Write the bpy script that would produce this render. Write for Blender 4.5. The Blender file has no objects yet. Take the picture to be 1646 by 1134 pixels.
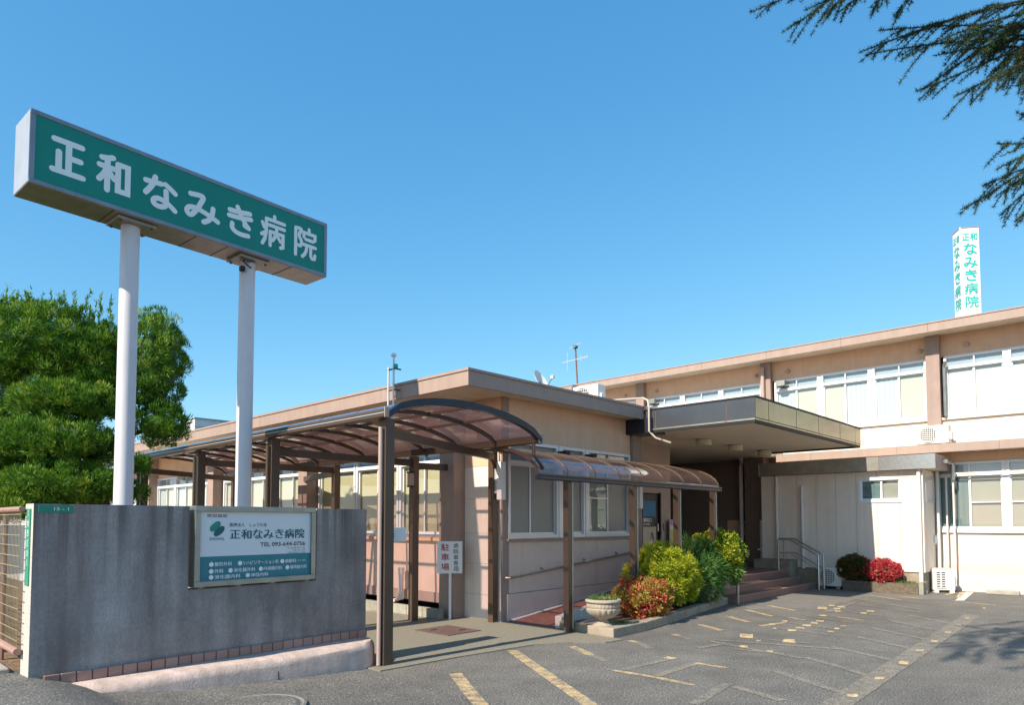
import bpy, bmesh, math, random
import numpy as np
from mathutils import Vector, Matrix
random.seed(7); RNG = np.random.default_rng(11)
S = bpy.context.scene
COL = S.collection
R = math.radians

# ------------------------------------------------------------------ camera, sky, sun, exposure
YAW = R(43.5); PITCH = math.atan(53/1102)
cd = bpy.data.cameras.new('camera'); cam = bpy.data.objects.new('camera', cd); COL.objects.link(cam)
cam.location = (0, 0, 1.5)
cam.rotation_euler = (R(90)+PITCH, 0, YAW-R(90))
cd.sensor_width = 36; cd.lens = 36*1102/1646; cd.shift_y = 220/1646
cd.clip_start = 0.05; cd.clip_end = 3000
S.camera = cam
SUN_EL = R(39); SUN_AZ = R(-2.0)          # azimuth of the light's travel, measured from +X
w = bpy.data.worlds.new('World'); S.world = w; w.use_nodes = True
nt = w.node_tree; bg = nt.nodes['Background']
sky = nt.nodes.new('ShaderNodeTexSky'); sky.sky_type = 'NISHITA'; sky.sun_disc = False
sky.sun_elevation = SUN_EL; sky.sun_rotation = R(270)
sky.air_density = 1.0; sky.dust_density = 0.15; sky.ozone_density = 10; sky.altitude = 0
sep = nt.nodes.new('ShaderNodeSeparateColor'); cmb = nt.nodes.new('ShaderNodeCombineColor'); nt.links.new(sep.inputs[0], sky.outputs[0])
for k, (pw, gain) in enumerate(((1.15, .64), (.72, .95), (.50, 1.27))):     # one colour grade over the whole sky
    a = nt.nodes.new('ShaderNodeMath'); a.operation = 'POWER'; a.inputs[1].default_value = pw; nt.links.new(sep.outputs[k], a.inputs[0])
    b = nt.nodes.new('ShaderNodeMath'); b.operation = 'MULTIPLY'; b.inputs[1].default_value = gain; nt.links.new(a.outputs[0], b.inputs[0]); nt.links.new(b.outputs[0], cmb.inputs[k])
nt.links.new(cmb.outputs[0], bg.inputs[0]); bg.inputs[1].default_value = 0.15
sl = bpy.data.lights.new('sun', 'SUN'); so = bpy.data.objects.new('sun', sl); COL.objects.link(so)
sl.energy = 3.15; sl.angle = R(0.5); sl.color = (1, .89, .74)
sd = Vector((math.cos(SUN_AZ)*math.cos(SUN_EL), math.sin(SUN_AZ)*math.cos(SUN_EL), -math.sin(SUN_EL)))
so.rotation_euler = sd.to_track_quat('-Z', 'Y').to_euler(); so.location = (-20, 5, 30)
S.view_settings.view_transform = 'Standard'; S.view_settings.look = 'None'
S.view_settings.gamma = 1; S.view_settings.use_curve_mapping = False
S.view_settings.exposure = 1.22
try:
    S.cycles.max_bounces = 12; S.cycles.diffuse_bounces = 8; S.cycles.transparent_max_bounces = 24; S.cycles.caustics_reflective = False
    S.cycles.use_denoising = True
except Exception: pass

# ------------------------------------------------------------------ materials
MAT = {}
def new_mat(name):
    m = bpy.data.materials.new(name); m.use_nodes = True; MAT[name] = m
    n = m.node_tree.nodes; return m, n, m.node_tree.links, n['Principled BSDF']
def noise(n, l, scale, detail=4, mapping=None, rough=.6, coord='Object'):
    tc = n.new('ShaderNodeTexCoord'); src = tc.outputs[coord]
    if mapping:
        mp = n.new('ShaderNodeMapping'); mp.inputs['Scale'].default_value = mapping; l.new(src, mp.inputs[0]); src = mp.outputs[0]
    t = n.new('ShaderNodeTexNoise'); t.inputs['Scale'].default_value = scale; t.inputs['Detail'].default_value = detail
    t.inputs['Roughness'].default_value = rough; l.new(src, t.inputs['Vector']); return t.outputs['Fac']
def ramp(n, l, fac, stops):
    r = n.new('ShaderNodeValToRGB'); e = r.color_ramp.elements
    while len(e) < len(stops): e.new(.5)
    for el, (p, c) in zip(e, stops): el.position = p; el.color = (*c[:3], 1)
    if fac is not None: l.new(fac, r.inputs[0])
    return r.outputs[0]
def mix(n, l, a, b, fac, mode='MIX'):
    x = n.new('ShaderNodeMix'); x.data_type = 'RGBA'; x.blend_type = mode
    for inp, v in ((6, a), (7, b), (0, fac)):
        if hasattr(v, 'links'): l.new(v, x.inputs[inp])
        elif inp == 0: x.inputs[0].default_value = v
        else: x.inputs[inp].default_value = (*v[:3], 1)
    return x.outputs[2]
def g3(v): return (v, v, v)
def mat(name, col, rough=.75, metal=0, var=.10, scale=4, bump=0, bscale=90, grime=None, streak=0, rand=0, spec=.4):
    m, n, l, p = new_mat(name)
    c0 = [max(0, x*(1-var)) for x in col]; c1 = [min(1, x*(1+var)) for x in col]
    c = ramp(n, l, noise(n, l, scale, 6), [(.3, c0), (.7, c1)])
    if rand:
        oi = n.new('ShaderNodeObjectInfo')
        c = mix(n, l, c, ramp(n, l, oi.outputs['Random'], [(0, g3(1-rand)), (1, g3(1+0*rand))]), 1, 'MULTIPLY')
    if streak:
        f = ramp(n, l, noise(n, l, 1.6, 6, (5, 5, .35), .65), [(.42, g3(0)), (.72, g3(1))])
        mm = n.new('ShaderNodeMath'); mm.operation = 'MULTIPLY'; mm.inputs[1].default_value = streak; l.new(f, mm.inputs[0])
        c = mix(n, l, c, grime or [x*.5 for x in col], mm.outputs[0])
    l.new(c, p.inputs['Base Color'])
    p.inputs['Roughness'].default_value = rough; p.inputs['Metallic'].default_value = metal
    p.inputs['Specular IOR Level'].default_value = spec
    if bump:
        b = n.new('ShaderNodeBump'); b.inputs['Strength'].default_value = bump; b.inputs['Distance'].default_value = .01
        l.new(noise(n, l, bscale, 3), b.inputs['Height']); l.new(b.outputs[0], p.inputs['Normal'])
    return m
mat('stucco', (.74, .485, .325), .9, bump=.25, bscale=140, streak=.22, grime=(.52, .32, .19), var=.06)
mat('cream', (.78, .70, .60), .85, var=.05, scale=2, bump=.1, bscale=60, streak=.28, grime=(.58, .50, .42))
mat('siding', (.82, .715, .62), .6, var=.04, scale=3, streak=.32, grime=(.56, .49, .42))
mat('pink_panel', (.76, .575, .475), .8, var=.06, bump=.15, bscale=120, streak=.25, grime=(.60, .44, .36))
mat('pink_band', (.46, .34, .285), .8, var=.06, bump=.2, bscale=120)
mat('column_paint', (.36, .265, .225), .85, bump=.3, bscale=160, var=.08, streak=.2)
mat('fascia', (.385, .285, .235), .6, var=.05, scale=3, streak=.35, grime=(.26, .18, .16))
mat('soffit', (.72, .61, .46), .9, var=.12, scale=2.5, streak=.25, grime=(.42, .36, .25))
mat('roof_deck', (.3, .29, .27), .9)
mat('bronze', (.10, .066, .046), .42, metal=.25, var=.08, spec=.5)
mat('bronze_lit', (.13, .083, .055), .38, metal=.3, var=.08)  # paler copy of the bronze, sunlight put into the colour
mat('navy_trim', (.022, .03, .045), .32, metal=.2, var=.1)
mat('alu', (.62, .64, .67), .35, metal=.35, var=.03)
mat('alu_white', (.78, .79, .80), .45, metal=.0, var=.03)
mat('steel', (.55, .55, .53), .28, metal=.9, var=.1, scale=12)
mat('dull_steel', (.36, .35, .31), .42, metal=.8, var=.15, scale=8)
mat('pole_white', (.66, .64, .67), .38, var=.05, scale=2, streak=.3, grime=(.44, .41, .42))
mat('pvc_white', (.72, .68, .66), .45, var=.04)
mat('pvc_pink', (.45, .33, .29), .5, var=.05)
mat('plastic_white', (.78, .78, .76), .5, var=.03)
mat('ac_white', (.74, .73, .69), .5, var=.04, streak=.15, grime=(.5, .48, .42))
mat('dark', (.018, .018, .02), .6)
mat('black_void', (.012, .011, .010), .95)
mat('concrete', (.40, .37, .32), .92, var=.2, scale=5, bump=.5, bscale=70)
mat('concrete_kerb', (.33, .275, .21), .92, var=.22, scale=4, bump=.6, bscale=60, streak=.3, grime=(.16, .15, .13))
mat('block', (.40, .38, .31), .95, var=.18, scale=9, bump=.8, bscale=45, rand=.3)
mat('ramp_red', (.24, .11, .085), .9, var=.15, scale=8, bump=.3, bscale=80)
mat('ramp_white', (.60, .57, .53), .85, var=.06, bump=.3, bscale=90, streak=.3)
mat('tile_pink', (.44, .25, .20), .6, var=.1, scale=12, bump=.2, bscale=60, rand=.25)
mat('kerb_pink', (.60, .46, .40), .95, var=.2, scale=9, bump=.5, bscale=60, streak=.5, grime=(.34, .27, .21))
mat('plate_green', (.03, .26, .17), .5, var=.06)
mat('sign_green', (.008, .235, .18), .35, var=.05, scale=1.5, streak=.1, grime=(.01, .12, .10))
mat('sign_white', (.84, .87, .87), .4, var=.02)
mat('board_white', (.74, .76, .78), .35, var=.02)
mat('board_teal', (.035, .21, .26), .35, var=.03)
mat('ink_teal', (.02, .12, .15), .5, var=0)
mat('ink_black', (.03, .03, .035), .5, var=0)
mat('ink_grey', (.10, .10, .13), .5, var=0)
mat('ink_red', (.42, .02, .03), .5, var=0)
mat('ink_brown', (.22, .06, .06), .5, var=0)
mat('ink_green', (.02, .28, .20), .5, var=0)
mat('pylon_white', (.80, .80, .79), .4, var=.02)
mat('pylon_ink', (.02, .42, .36), .5, var=.02)
mat('rust_plate', (.15, .095, .08), .7, metal=.2, var=.2, scale=10, bump=.3, bscale=150)
mat('rust', (.22, .10, .06), .8, var=.3, scale=20)
mat('canopy_panel', (.10, .11, .125), .32, metal=.5, var=.12, scale=2.5, streak=.3, grime=(.11, .11, .105))  # dark steel, the sky's bluish reflection put into the colour
mat('canopy_reflect_olive', (.30, .27, .17), .25, metal=.75, var=.15, scale=2.0, streak=.4, grime=(.16, .14, .10))  # same dark steel, the olive reflection of this face put into the colour
mat('canopy_soffit', (.80, .69, .56), .9, var=.06, scale=2, streak=.1)
mat('brown_tile', (.16, .115, .095), .6, var=.15, scale=3)
mat('brown_wall', (.20, .14, .11), .8, var=.12, bump=.3, bscale=140)
mat('soil', (.20, .13, .075), .95, var=.45, scale=22, bump=.9, bscale=40)
mat('mulch', (.15, .12, .085), .95, var=.4, scale=25, bump=.8, bscale=50)
mat('bark', (.085, .06, .045), .95, var=.35, scale=14, bump=.9, bscale=30)
mat('urn_stone', (.40, .34, .27), .9, var=.14, scale=10, bump=.5, bscale=60, streak=.25, grime=(.3, .28, .24))
mat('fence_rail', (.38, .22, .17), .5, var=.1, scale=8)
mat('wire', (.42, .33, .20), .5, metal=.3, var=.2)
mat('paper_white', (.7, .68, .68), .7); mat('paper_yellow', (.6, .55, .12), .7); mat('paper_pink', (.65, .25, .42), .7)
mat('door_blue', (.05, .20, .36), .25)
mat('door_dark', (.07, .062, .055), .4, metal=.2)
mat('white_line', (.65, .65, .63), .8, var=.2, scale=12)
mat('far_wall', (.62, .64, .66), .7)
mat('far_trim', (.3, .36, .4), .7)
mat('lamp_cream', (.68, .62, .45), .4, var=.03)
mat('rim_grey', (.20, .19, .17), .9, var=.2, scale=9); mat('sign_end', (.46, .48, .52), .4, metal=.3, var=.06, streak=.2)
mat('frame_grey', (.28, .29, .32), .4, metal=.5, var=.12, scale=6, streak=.3)
mat('band_pale', (.80, .61, .48), .85, var=.05, streak=.15)
mat('mortar', (.12, .09, .08), .95)

def curtain(name, col, ribs=0):
    m, n, l, p = new_mat(name)
    c = ramp(n, l, noise(n, l, 1.2, 3), [(.3, [x*.92 for x in col]), (.7, col)])
    if ribs:
        wv = n.new('ShaderNodeTexWave'); wv.inputs['Scale'].default_value = ribs; wv.bands_direction = 'Y'
        wv.inputs['Distortion'].default_value = .3
        tc = n.new('ShaderNodeTexCoord'); l.new(tc.outputs['Object'], wv.inputs[0])
        c = mix(n, l, c, ramp(n, l, wv.outputs[1], [(0, g3(.86)), (.5, g3(1))]), 1, 'MULTIPLY')
    l.new(c, p.inputs['Base Color']); p.inputs['Roughness'].default_value = .9
    return m
curtain('blind_olive', (.56, .49, .31)); curtain('blind_cream', (.66, .63, .55)); curtain('curtain_cyan', (.66, .74, .74), 3)
curtain('transom_grey', (.42, .48, .56)); curtain('blind_white', (.78, .77, .74), 9); curtain('blind_grey', (.40, .38, .33)); curtain('curtain_reflect_teal', (.16, .24, .25), 2)  # the teal is a curtain tone and also a painted reflection

def glass(name, tint, gloss=.06, rough=.02, frost=None):
    m, n, l, p = new_mat(name); n.remove(p); out = n['Material Output']
    lw = n.new('ShaderNodeLayerWeight'); pw_ = n.new('ShaderNodeMath'); pw_.operation = 'POWER'; pw_.inputs[1].default_value = 5; l.new(lw.outputs['Facing'], pw_.inputs[0])
    ad = n.new('ShaderNodeMath'); ad.operation = 'MULTIPLY_ADD'; ad.use_clamp = True; ad.inputs[1].default_value = .9; ad.inputs[2].default_value = gloss; l.new(pw_.outputs[0], ad.inputs[0])
    tr = n.new('ShaderNodeBsdfTransparent'); tr.inputs[0].default_value = (*tint, 1)
    gl = n.new('ShaderNodeBsdfGlossy'); gl.inputs[0].default_value = (.95, .97, 1, 1); gl.inputs['Roughness'].default_value = rough
    ms = n.new('ShaderNodeMixShader'); l.new(ad.outputs[0], ms.inputs[0])
    body = tr.outputs[0]
    if frost:
        df = n.new('ShaderNodeBsdfDiffuse'); df.inputs[0].default_value = (*frost[1], 1)
        tl = n.new('ShaderNodeBsdfTranslucent'); tl.inputs[0].default_value = (*frost[1], 1)
        m2 = n.new('ShaderNodeMixShader'); m2.inputs[0].default_value = .45; l.new(df.outputs[0], m2.inputs[1]); l.new(tl.outputs[0], m2.inputs[2])
        m1 = n.new('ShaderNodeMixShader'); m1.inputs[0].default_value = frost[0]; l.new(tr.outputs[0], m1.inputs[1]); l.new(m2.outputs[0], m1.inputs[2]); body = m1.outputs[0]
    l.new(body, ms.inputs[1]); l.new(gl.outputs[0], ms.inputs[2]); l.new(ms.outputs[0], out.inputs[0])
    return m, n, l, gl
glass('window_glass', (.95, .97, .96), .05)
_m, _n, _l, _g = glass('frosted_glass', (.7, .72, .72), .09, .22, (.75, (.42, .43, .42)))
_b = _n.new('ShaderNodeBump'); _b.inputs['Strength'].default_value = .35; _b.inputs['Distance'].default_value = .02
_l.new(noise(_n, _l, 55, 2), _b.inputs['Height']); _l.new(_b.outputs[0], _g.inputs['Normal'])
glass('acrylic_brown', (.74, .57, .57), .07, .06, (.34, (.52, .33, .34)))
glass('acrylic_clear', (.70, .66, .56), .06, .06, (.35, (.55, .50, .38)))
glass('acrylic_awning', (.80, .66, .62), .12, .07, (.30, (.42, .27, .25)))

def asphalt_nodes(n, l):
    big = ramp(n, l, noise(n, l, .35, 5), [(.3, (.132, .124, .110)), (.7, (.175, .165, .147))])
    fine = ramp(n, l, noise(n, l, 60, 4, None, .75), [(.30, g3(.15)), (.45, g3(.75)), (.57, g3(1.2)), (.66, g3(3.0))])
    c = mix(n, l, big, fine, 1, 'MULTIPLY')
    st = ramp(n, l, noise(n, l, 1.7, 6, (1, 1, 1), .7), [(.35, g3(.78)), (.65, g3(1.14))])
    c = mix(n, l, c, st, 1, 'MULTIPLY')
    vo = n.new('ShaderNodeTexVoronoi'); vo.inputs['Scale'].default_value = 75
    tc = n.new('ShaderNodeTexCoord'); l.new(tc.outputs['Object'], vo.inputs['Vector'])
    b = n.new('ShaderNodeBump'); b.inputs['Strength'].default_value = .55; b.inputs['Distance'].default_value = .006
    l.new(vo.outputs['Distance'], b.inputs['Height'])
    return c, b.outputs[0]
m, n, l, p = new_mat('asphalt'); c, b = asphalt_nodes(n, l)
l.new(c, p.inputs['Base Color']); l.new(b, p.inputs['Normal']); p.inputs['Roughness'].default_value = .88
def paint_mat(name, col, lo, hi, soft=.06):
    m, n, l, p = new_mat(name); c, b = asphalt_nodes(n, l)
    f1 = noise(n, l, 7, 9, (1, 1, 1), .85)
    fac = ramp(n, l, f1, [(lo, g3(0)), (lo+soft, g3(hi))])
    c2 = mix(n, l, c, col, fac); l.new(c2, p.inputs['Base Color']); l.new(b, p.inputs['Normal']); p.inputs['Roughness'].default_value = .85
paint_mat('paint_worn', (.70, .49, .23), .40, .95, .22)
paint_mat('paint_faint', (.40, .335, .24), .40, .70, .30)
paint_mat('paint_solid', (.74, .53, .26), .36, 1, .22)
paint_mat('paint_white', (.70, .70, .68), .36, 1)

m, n, l, p = new_mat('apron')
a = ramp(n, l, noise(n, l, 70, 4), [(.3, (.13, .115, .085)), (.6, (.26, .235, .18)), (.75, (.42, .38, .31))])
bb = ramp(n, l, noise(n, l, 6, 5), [(.3, (.40, .36, .30)), (.7, (.52, .48, .42))])
tc = n.new('ShaderNodeTexCoord'); sx = n.new('ShaderNodeSeparateXYZ'); l.new(tc.outputs['Object'], sx.inputs[0])
# the newer, paler screed lies by the building corner: its edge runs diagonally
mm = n.new('ShaderNodeMath'); mm.operation = 'MULTIPLY_ADD'; mm.inputs[1].default_value = .8; l.new(sx.outputs[1], mm.inputs[0]); l.new(sx.outputs[0], mm.inputs[2])
ns = n.new('ShaderNodeMath'); ns.operation = 'MULTIPLY_ADD'; ns.inputs[1].default_value = .7; l.new(noise(n, l, 1.5, 4), ns.inputs[0]); l.new(mm.outputs[0], ns.inputs[2])
fac = ramp(n, l, None, [(.0, g3(0)), (1, g3(1))]); rn = fac.node
mr = n.new('ShaderNodeMapRange'); mr.inputs[1].default_value = 2.55; mr.inputs[2].default_value = 2.95; l.new(ns.outputs[0], mr.inputs[0]); l.new(mr.outputs[0], rn.inputs[0])
l.new(mix(n, l, a, bb, fac), p.inputs['Base Color']); p.inputs['Roughness'].default_value = .92
b = n.new('ShaderNodeBump'); b.inputs['Strength'].default_value = .5; b.inputs['Distance'].default_value = .006
l.new(noise(n, l, 90, 3), b.inputs['Height']); l.new(b.outputs[0], p.inputs['Normal'])

# weathered front of the gate wall: dark washes running down, pale rubbed patches
m, n, l, p = new_mat('gate_concrete')
base = ramp(n, l, noise(n, l, 2.2, 6), [(.3, (.31, .27, .255)), (.7, (.40, .35, .335))])
st = ramp(n, l, noise(n, l, 1.5, 6, (2.4, 2.4, .22), .6), [(.32, g3(.70)), (.5, g3(1.0)), (.70, g3(1.22))])
gr = ramp(n, l, noise(n, l, 60, 5, (1, 1, .5), .8), [(.32, g3(.78)), (.5, g3(1)), (.68, g3(1.25))])
base = mix(n, l, base, gr, 1, 'MULTIPLY')
base = mix(n, l, base, ramp(n, l, noise(n, l, .85, 6, (1, 1, .7), .65), [(.36, g3(.60)), (.5, g3(.95)), (.66, g3(1.25))]), 1, 'MULTIPLY')
c = mix(n, l, base, st, 1, 'MULTIPLY')
tcz = n.new('ShaderNodeTexCoord'); spz = n.new('ShaderNodeSeparateXYZ'); l.new(tcz.outputs['Object'], spz.inputs[0])
dz_ = n.new('ShaderNodeMapRange'); dz_.inputs[1].default_value = .75; dz_.inputs[2].default_value = 1.64; l.new(spz.outputs[2], dz_.inputs[0])
dn = ramp(n, l, noise(n, l, 2.6, 5, (3.5, 3.5, .05), .6), [(.46, g3(0)), (.60, g3(.75))])
dm = n.new('ShaderNodeMath'); dm.operation = 'MULTIPLY'; l.new(dz_.outputs[0], dm.inputs[0]); l.new(dn, dm.inputs[1])
c = mix(n, l, c, (.12, .105, .105), dm.outputs[0])
rs = ramp(n, l, noise(n, l, 1.1, 5, (3, 3, .35), .5), [(.55, g3(0)), (.72, g3(.6))])
c = mix(n, l, c, (.15, .09, .08), rs)
l.new(c, p.inputs['Base Color']); p.inputs['Roughness'].default_value = .93
b = n.new('ShaderNodeBump'); b.inputs['Strength'].default_value = .8; b.inputs['Distance'].default_value = .012
l.new(noise(n, l, 45, 5, None, .7), b.inputs['Height']); l.new(b.outputs[0], p.inputs['Normal'])
mat('gate_pale', (.52, .48, .43), .92, var=.1, scale=5, bump=.7, bscale=45)

def tile_mat(name, c1, c2, grout, sx, sy, axes):
    m, n, l, p = new_mat(name)
    tc = n.new('ShaderNodeTexCoord'); sp = n.new('ShaderNodeSeparateXYZ'); l.new(tc.outputs['Object'], sp.inputs[0])
    cb = n.new('ShaderNodeCombineXYZ'); l.new(sp.outputs['XYZ'.index(axes[0])], cb.inputs[0]); l.new(sp.outputs['XYZ'.index(axes[1])], cb.inputs[1])
    br = n.new('ShaderNodeTexBrick'); br.offset = 0; br.inputs['Scale'].default_value = 1
    br.inputs['Brick Width'].default_value = sx; br.inputs['Row Height'].default_value = sy; br.inputs['Mortar Size'].default_value = .05*min(sx, sy)+.001
    br.inputs['Color1'].default_value = (*c1, 1); br.inputs['Color2'].default_value = (*c2, 1); br.inputs['Mortar'].default_value = (*grout, 1)
    l.new(cb.outputs[0], br.inputs['Vector']); l.new(br.outputs[0], p.inputs['Base Color']); p.inputs['Roughness'].default_value = .6
    b = n.new('ShaderNodeBump'); b.inputs['Strength'].default_value = .6; b.inputs['Distance'].default_value = .004; b.invert = True
    l.new(br.outputs['Fac'], b.inputs['Height']); l.new(b.outputs[0], p.inputs['Normal'])
tile_mat('mosaic', (.78, .73, .64), (.70, .66, .58), (.45, .42, .38), .045, .045, 'YZ')
tile_mat('step_riser', (.25, .15, .125), (.21, .13, .11), (.09, .07, .065), .06, .3, 'XZ')
tile_mat('step_tread', (.25, .155, .13), (.21, .13, .11), (.10, .08, .07), .10, .10, 'XY')
tile_mat('pillar_tile', (.30, .22, .175), (.26, .19, .155), (.08, .065, .06), .10, .045, 'YZ')

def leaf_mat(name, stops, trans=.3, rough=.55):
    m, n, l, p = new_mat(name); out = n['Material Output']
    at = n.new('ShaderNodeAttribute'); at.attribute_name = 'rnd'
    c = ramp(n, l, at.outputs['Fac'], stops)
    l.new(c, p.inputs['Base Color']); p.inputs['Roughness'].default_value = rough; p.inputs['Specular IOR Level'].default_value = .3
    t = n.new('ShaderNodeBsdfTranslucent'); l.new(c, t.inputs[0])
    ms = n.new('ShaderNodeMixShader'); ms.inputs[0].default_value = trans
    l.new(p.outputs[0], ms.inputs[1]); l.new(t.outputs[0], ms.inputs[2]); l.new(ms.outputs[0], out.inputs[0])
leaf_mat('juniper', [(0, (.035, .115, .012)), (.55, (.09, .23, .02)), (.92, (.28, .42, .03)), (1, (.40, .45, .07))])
leaf_mat('cedar', [(0, (.018, .055, .035)), (.75, (.04, .10, .045)), (1, (.18, .22, .07))])
leaf_mat('nandina', [(0, (.13, .20, .02)), (.3, (.36, .34, .05)), (.52, (.62, .28, .10)), (.75, (.62, .14, .08)), (1, (.58, .04, .08))])
leaf_mat('golden', [(0, (.12, .20, .008)), (.5, (.34, .40, .015)), (1, (.58, .56, .05))])
leaf_mat('euonymus', [(0, (.04, .13, .015)), (.45, (.13, .25, .02)), (.65, (.45, .46, .03)), (1, (.66, .60, .06))])
leaf_mat('mahonia', [(0, (.03, .10, .02)), (.6, (.09, .22, .04)), (1, (.26, .38, .12))])
leaf_mat('cream_leaf', [(0, (.12, .16, .04)), (.5, (.42, .38, .20)), (1, (.62, .56, .38))])
leaf_mat('red_bush', [(0, (.08, .09, .01)), (.2, (.30, .05, .04)), (.6, (.58, .04, .07)), (1, (.70, .16, .18))])
leaf_mat('green_bush', [(0, (.03, .06, .01)), (.7, (.09, .12, .02)), (.9, (.20, .05, .03)), (1, (.40, .03, .05))])
leaf_mat('grass', [(0, (.06, .13, .02)), (1, (.22, .32, .08))])

# ------------------------------------------------------------------ mesh helpers
ORG = {}
def tag(o, label=None, cat=None, group=None, kind=None):
    if label: o['label'] = label
    if cat: o['category'] = cat
    if group: o['group'] = group
    if kind: o['kind'] = kind
    return o
def thing(name, label, cat, loc=(0, 0, 0), rotz=0, group=None):
    o = bpy.data.objects.new(name, None); COL.objects.link(o); o.empty_display_size = .2
    o.location = loc; o.rotation_euler = (0, 0, rotz); ORG[o.name] = Vector((0, 0, 0)) if rotz else Vector(loc)
    return tag(o, label, cat, group)
class MB:
    def __init__(s): s.v = []; s.f = []; s.m = []; s.mi = 0
    def add(s, vs, fs):
        k = len(s.v); s.v += [tuple(q) for q in vs]
        for f in fs: s.f.append(tuple(i+k for i in f)); s.m.append(s.mi)
        return s
    def box(s, x0, x1, y0, y1, z0, z1):
        if x0 > x1: x0, x1 = x1, x0
        if y0 > y1: y0, y1 = y1, y0
        if z0 > z1: z0, z1 = z1, z0
        return s.add([(x0,y0,z0),(x1,y0,z0),(x1,y1,z0),(x0,y1,z0),(x0,y0,z1),(x1,y0,z1),(x1,y1,z1),(x0,y1,z1)],
            [(0,3,2,1),(4,5,6,7),(0,1,5,4),(1,2,6,5),(2,3,7,6),(3,0,4,7)])
    def bar(s, p0, p1, w, h, up=(0, 0, 1)):
        p0 = Vector(p0); p1 = Vector(p1); d = (p1-p0).normalized(); u = Vector(up)
        if abs(d.dot(u)) > .98: u = Vector((1, 0, 0))
        a = d.cross(u).normalized()*w/2; b = a.cross(d).normalized()*h/2
        vs = [q+i*a+j*b for q in (p0, p1) for i, j in ((-1,-1),(1,-1),(1,1),(-1,1))]
        return s.add(vs, [(0,1,2,3),(7,6,5,4),(0,4,5,1),(1,5,6,2),(2,6,7,3),(3,7,4,0)])
    def tube(s, path, r, n=10, caps=True):
        path = [Vector(q) for q in path]; rs = r if isinstance(r, (list, tuple)) else [r]*len(path); k = len(s.v); prev = None
        for i, q in enumerate(path):
            d = (path[min(i+1, len(path)-1)]-path[max(i-1, 0)]).normalized()
            if prev is None:
                a = d.cross(Vector((0, 0, 1)));
                if a.length < .05: a = d.cross(Vector((1, 0, 0)))
            else: a = prev-d*prev.dot(d)
            a.normalize(); prev = a; b = d.cross(a)
            for j in range(n):
                t = 2*math.pi*j/n; s.v.append(tuple(q+(a*math.cos(t)+b*math.sin(t))*rs[i]))
        for i in range(len(path)-1):
            for j in range(n):
                s.f.append((k+i*n+j, k+i*n+(j+1) % n, k+(i+1)*n+(j+1) % n, k+(i+1)*n+j)); s.m.append(s.mi)
        if caps:
            s.f.append(tuple(k+j for j in range(n-1, -1, -1))); s.m.append(s.mi)
            e = k+(len(path)-1)*n; s.f.append(tuple(e+j for j in range(n))); s.m.append(s.mi)
        return s
    def prism(s, poly, z0, z1):
        n = len(poly); ar = sum(poly[i][0]*poly[(i+1) % n][1]-poly[(i+1) % n][0]*poly[i][1] for i in range(n))
        if ar < 0: poly = poly[::-1]
        vs = [(x, y, z0) for x, y in poly]+[(x, y, z1) for x, y in poly]
        return s.add(vs, [tuple(range(n-1, -1, -1)), tuple(range(n, 2*n))]+[(i, (i+1) % n, n+(i+1) % n, n+i) for i in range(n)])
    def lathe(s, c, prof, n=28, mod=None):
        k = len(s.v); c = Vector(c)
        for r, z in prof:
            for j in range(n):
                t = 2*math.pi*j/n; rr = r*(1+(mod(t, z) if mod else 0)); s.v.append((c.x+rr*math.cos(t), c.y+rr*math.sin(t), c.z+z))
        for i in range(len(prof)-1):
            for j in range(n):
                s.f.append((k+i*n+j, k+i*n+(j+1) % n, k+(i+1)*n+(j+1) % n, k+(i+1)*n+j)); s.m.append(s.mi)
        s.f.append(tuple(k+j for j in range(n-1, -1, -1))); s.m.append(s.mi)
        e = k+(len(prof)-1)*n; s.f.append(tuple(e+j for j in range(n))); s.m.append(s.mi)
        return s
    def quad(s, a, b, c, d): return s.add([a, b, c, d], [(0, 1, 2, 3)])
    def build(s, name, mats, parent=None, smooth=False, bev=0, org=None):
        me = bpy.data.meshes.new(name)
        o_ = ORG.get(parent.name, Vector((0,0,0))) if parent else Vector(org or (0, 0, 0))
        me.from_pydata([(a-o_.x, b-o_.y, c-o_.z) for a, b, c in s.v], [], s.f)
        mats = mats if isinstance(mats, (list, tuple)) else [mats]
        for q in mats: me.materials.append(MAT[q])
        if len(mats) > 1: me.polygons.foreach_set('material_index', s.m)
        if smooth:
            me.polygons.foreach_set('use_smooth', [True]*len(me.polygons))
            try: me.set_sharp_from_angle(angle=R(35))
            except Exception: pass
        me.update()
        o = bpy.data.objects.new(name, me); COL.objects.link(o)
        if parent: o.parent = parent; ORG[o.name] = o_
        else: o.location = o_; ORG[o.name] = o_
        if bev:
            b = o.modifiers.new('bevel', 'BEVEL'); b.width = bev; b.segments = 2; b.limit_method = 'ANGLE'
        return o
def box1(name, m, parent, x0, x1, y0, y1, z0, z1, bev=0): return MB().box(x0, x1, y0, y1, z0, z1).build(name, m, parent, bev=bev)
def struct(o): return tag(o, kind='structure')
def inst(name, src, parent, loc, rot=(0, 0, 0)):
    o = bpy.data.objects.new(name, src.data); COL.objects.link(o); o.parent = parent; o.location = Vector(loc)-ORG.get(parent.name, Vector((0,0,0))); o.rotation_euler = rot
    return o

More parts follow.
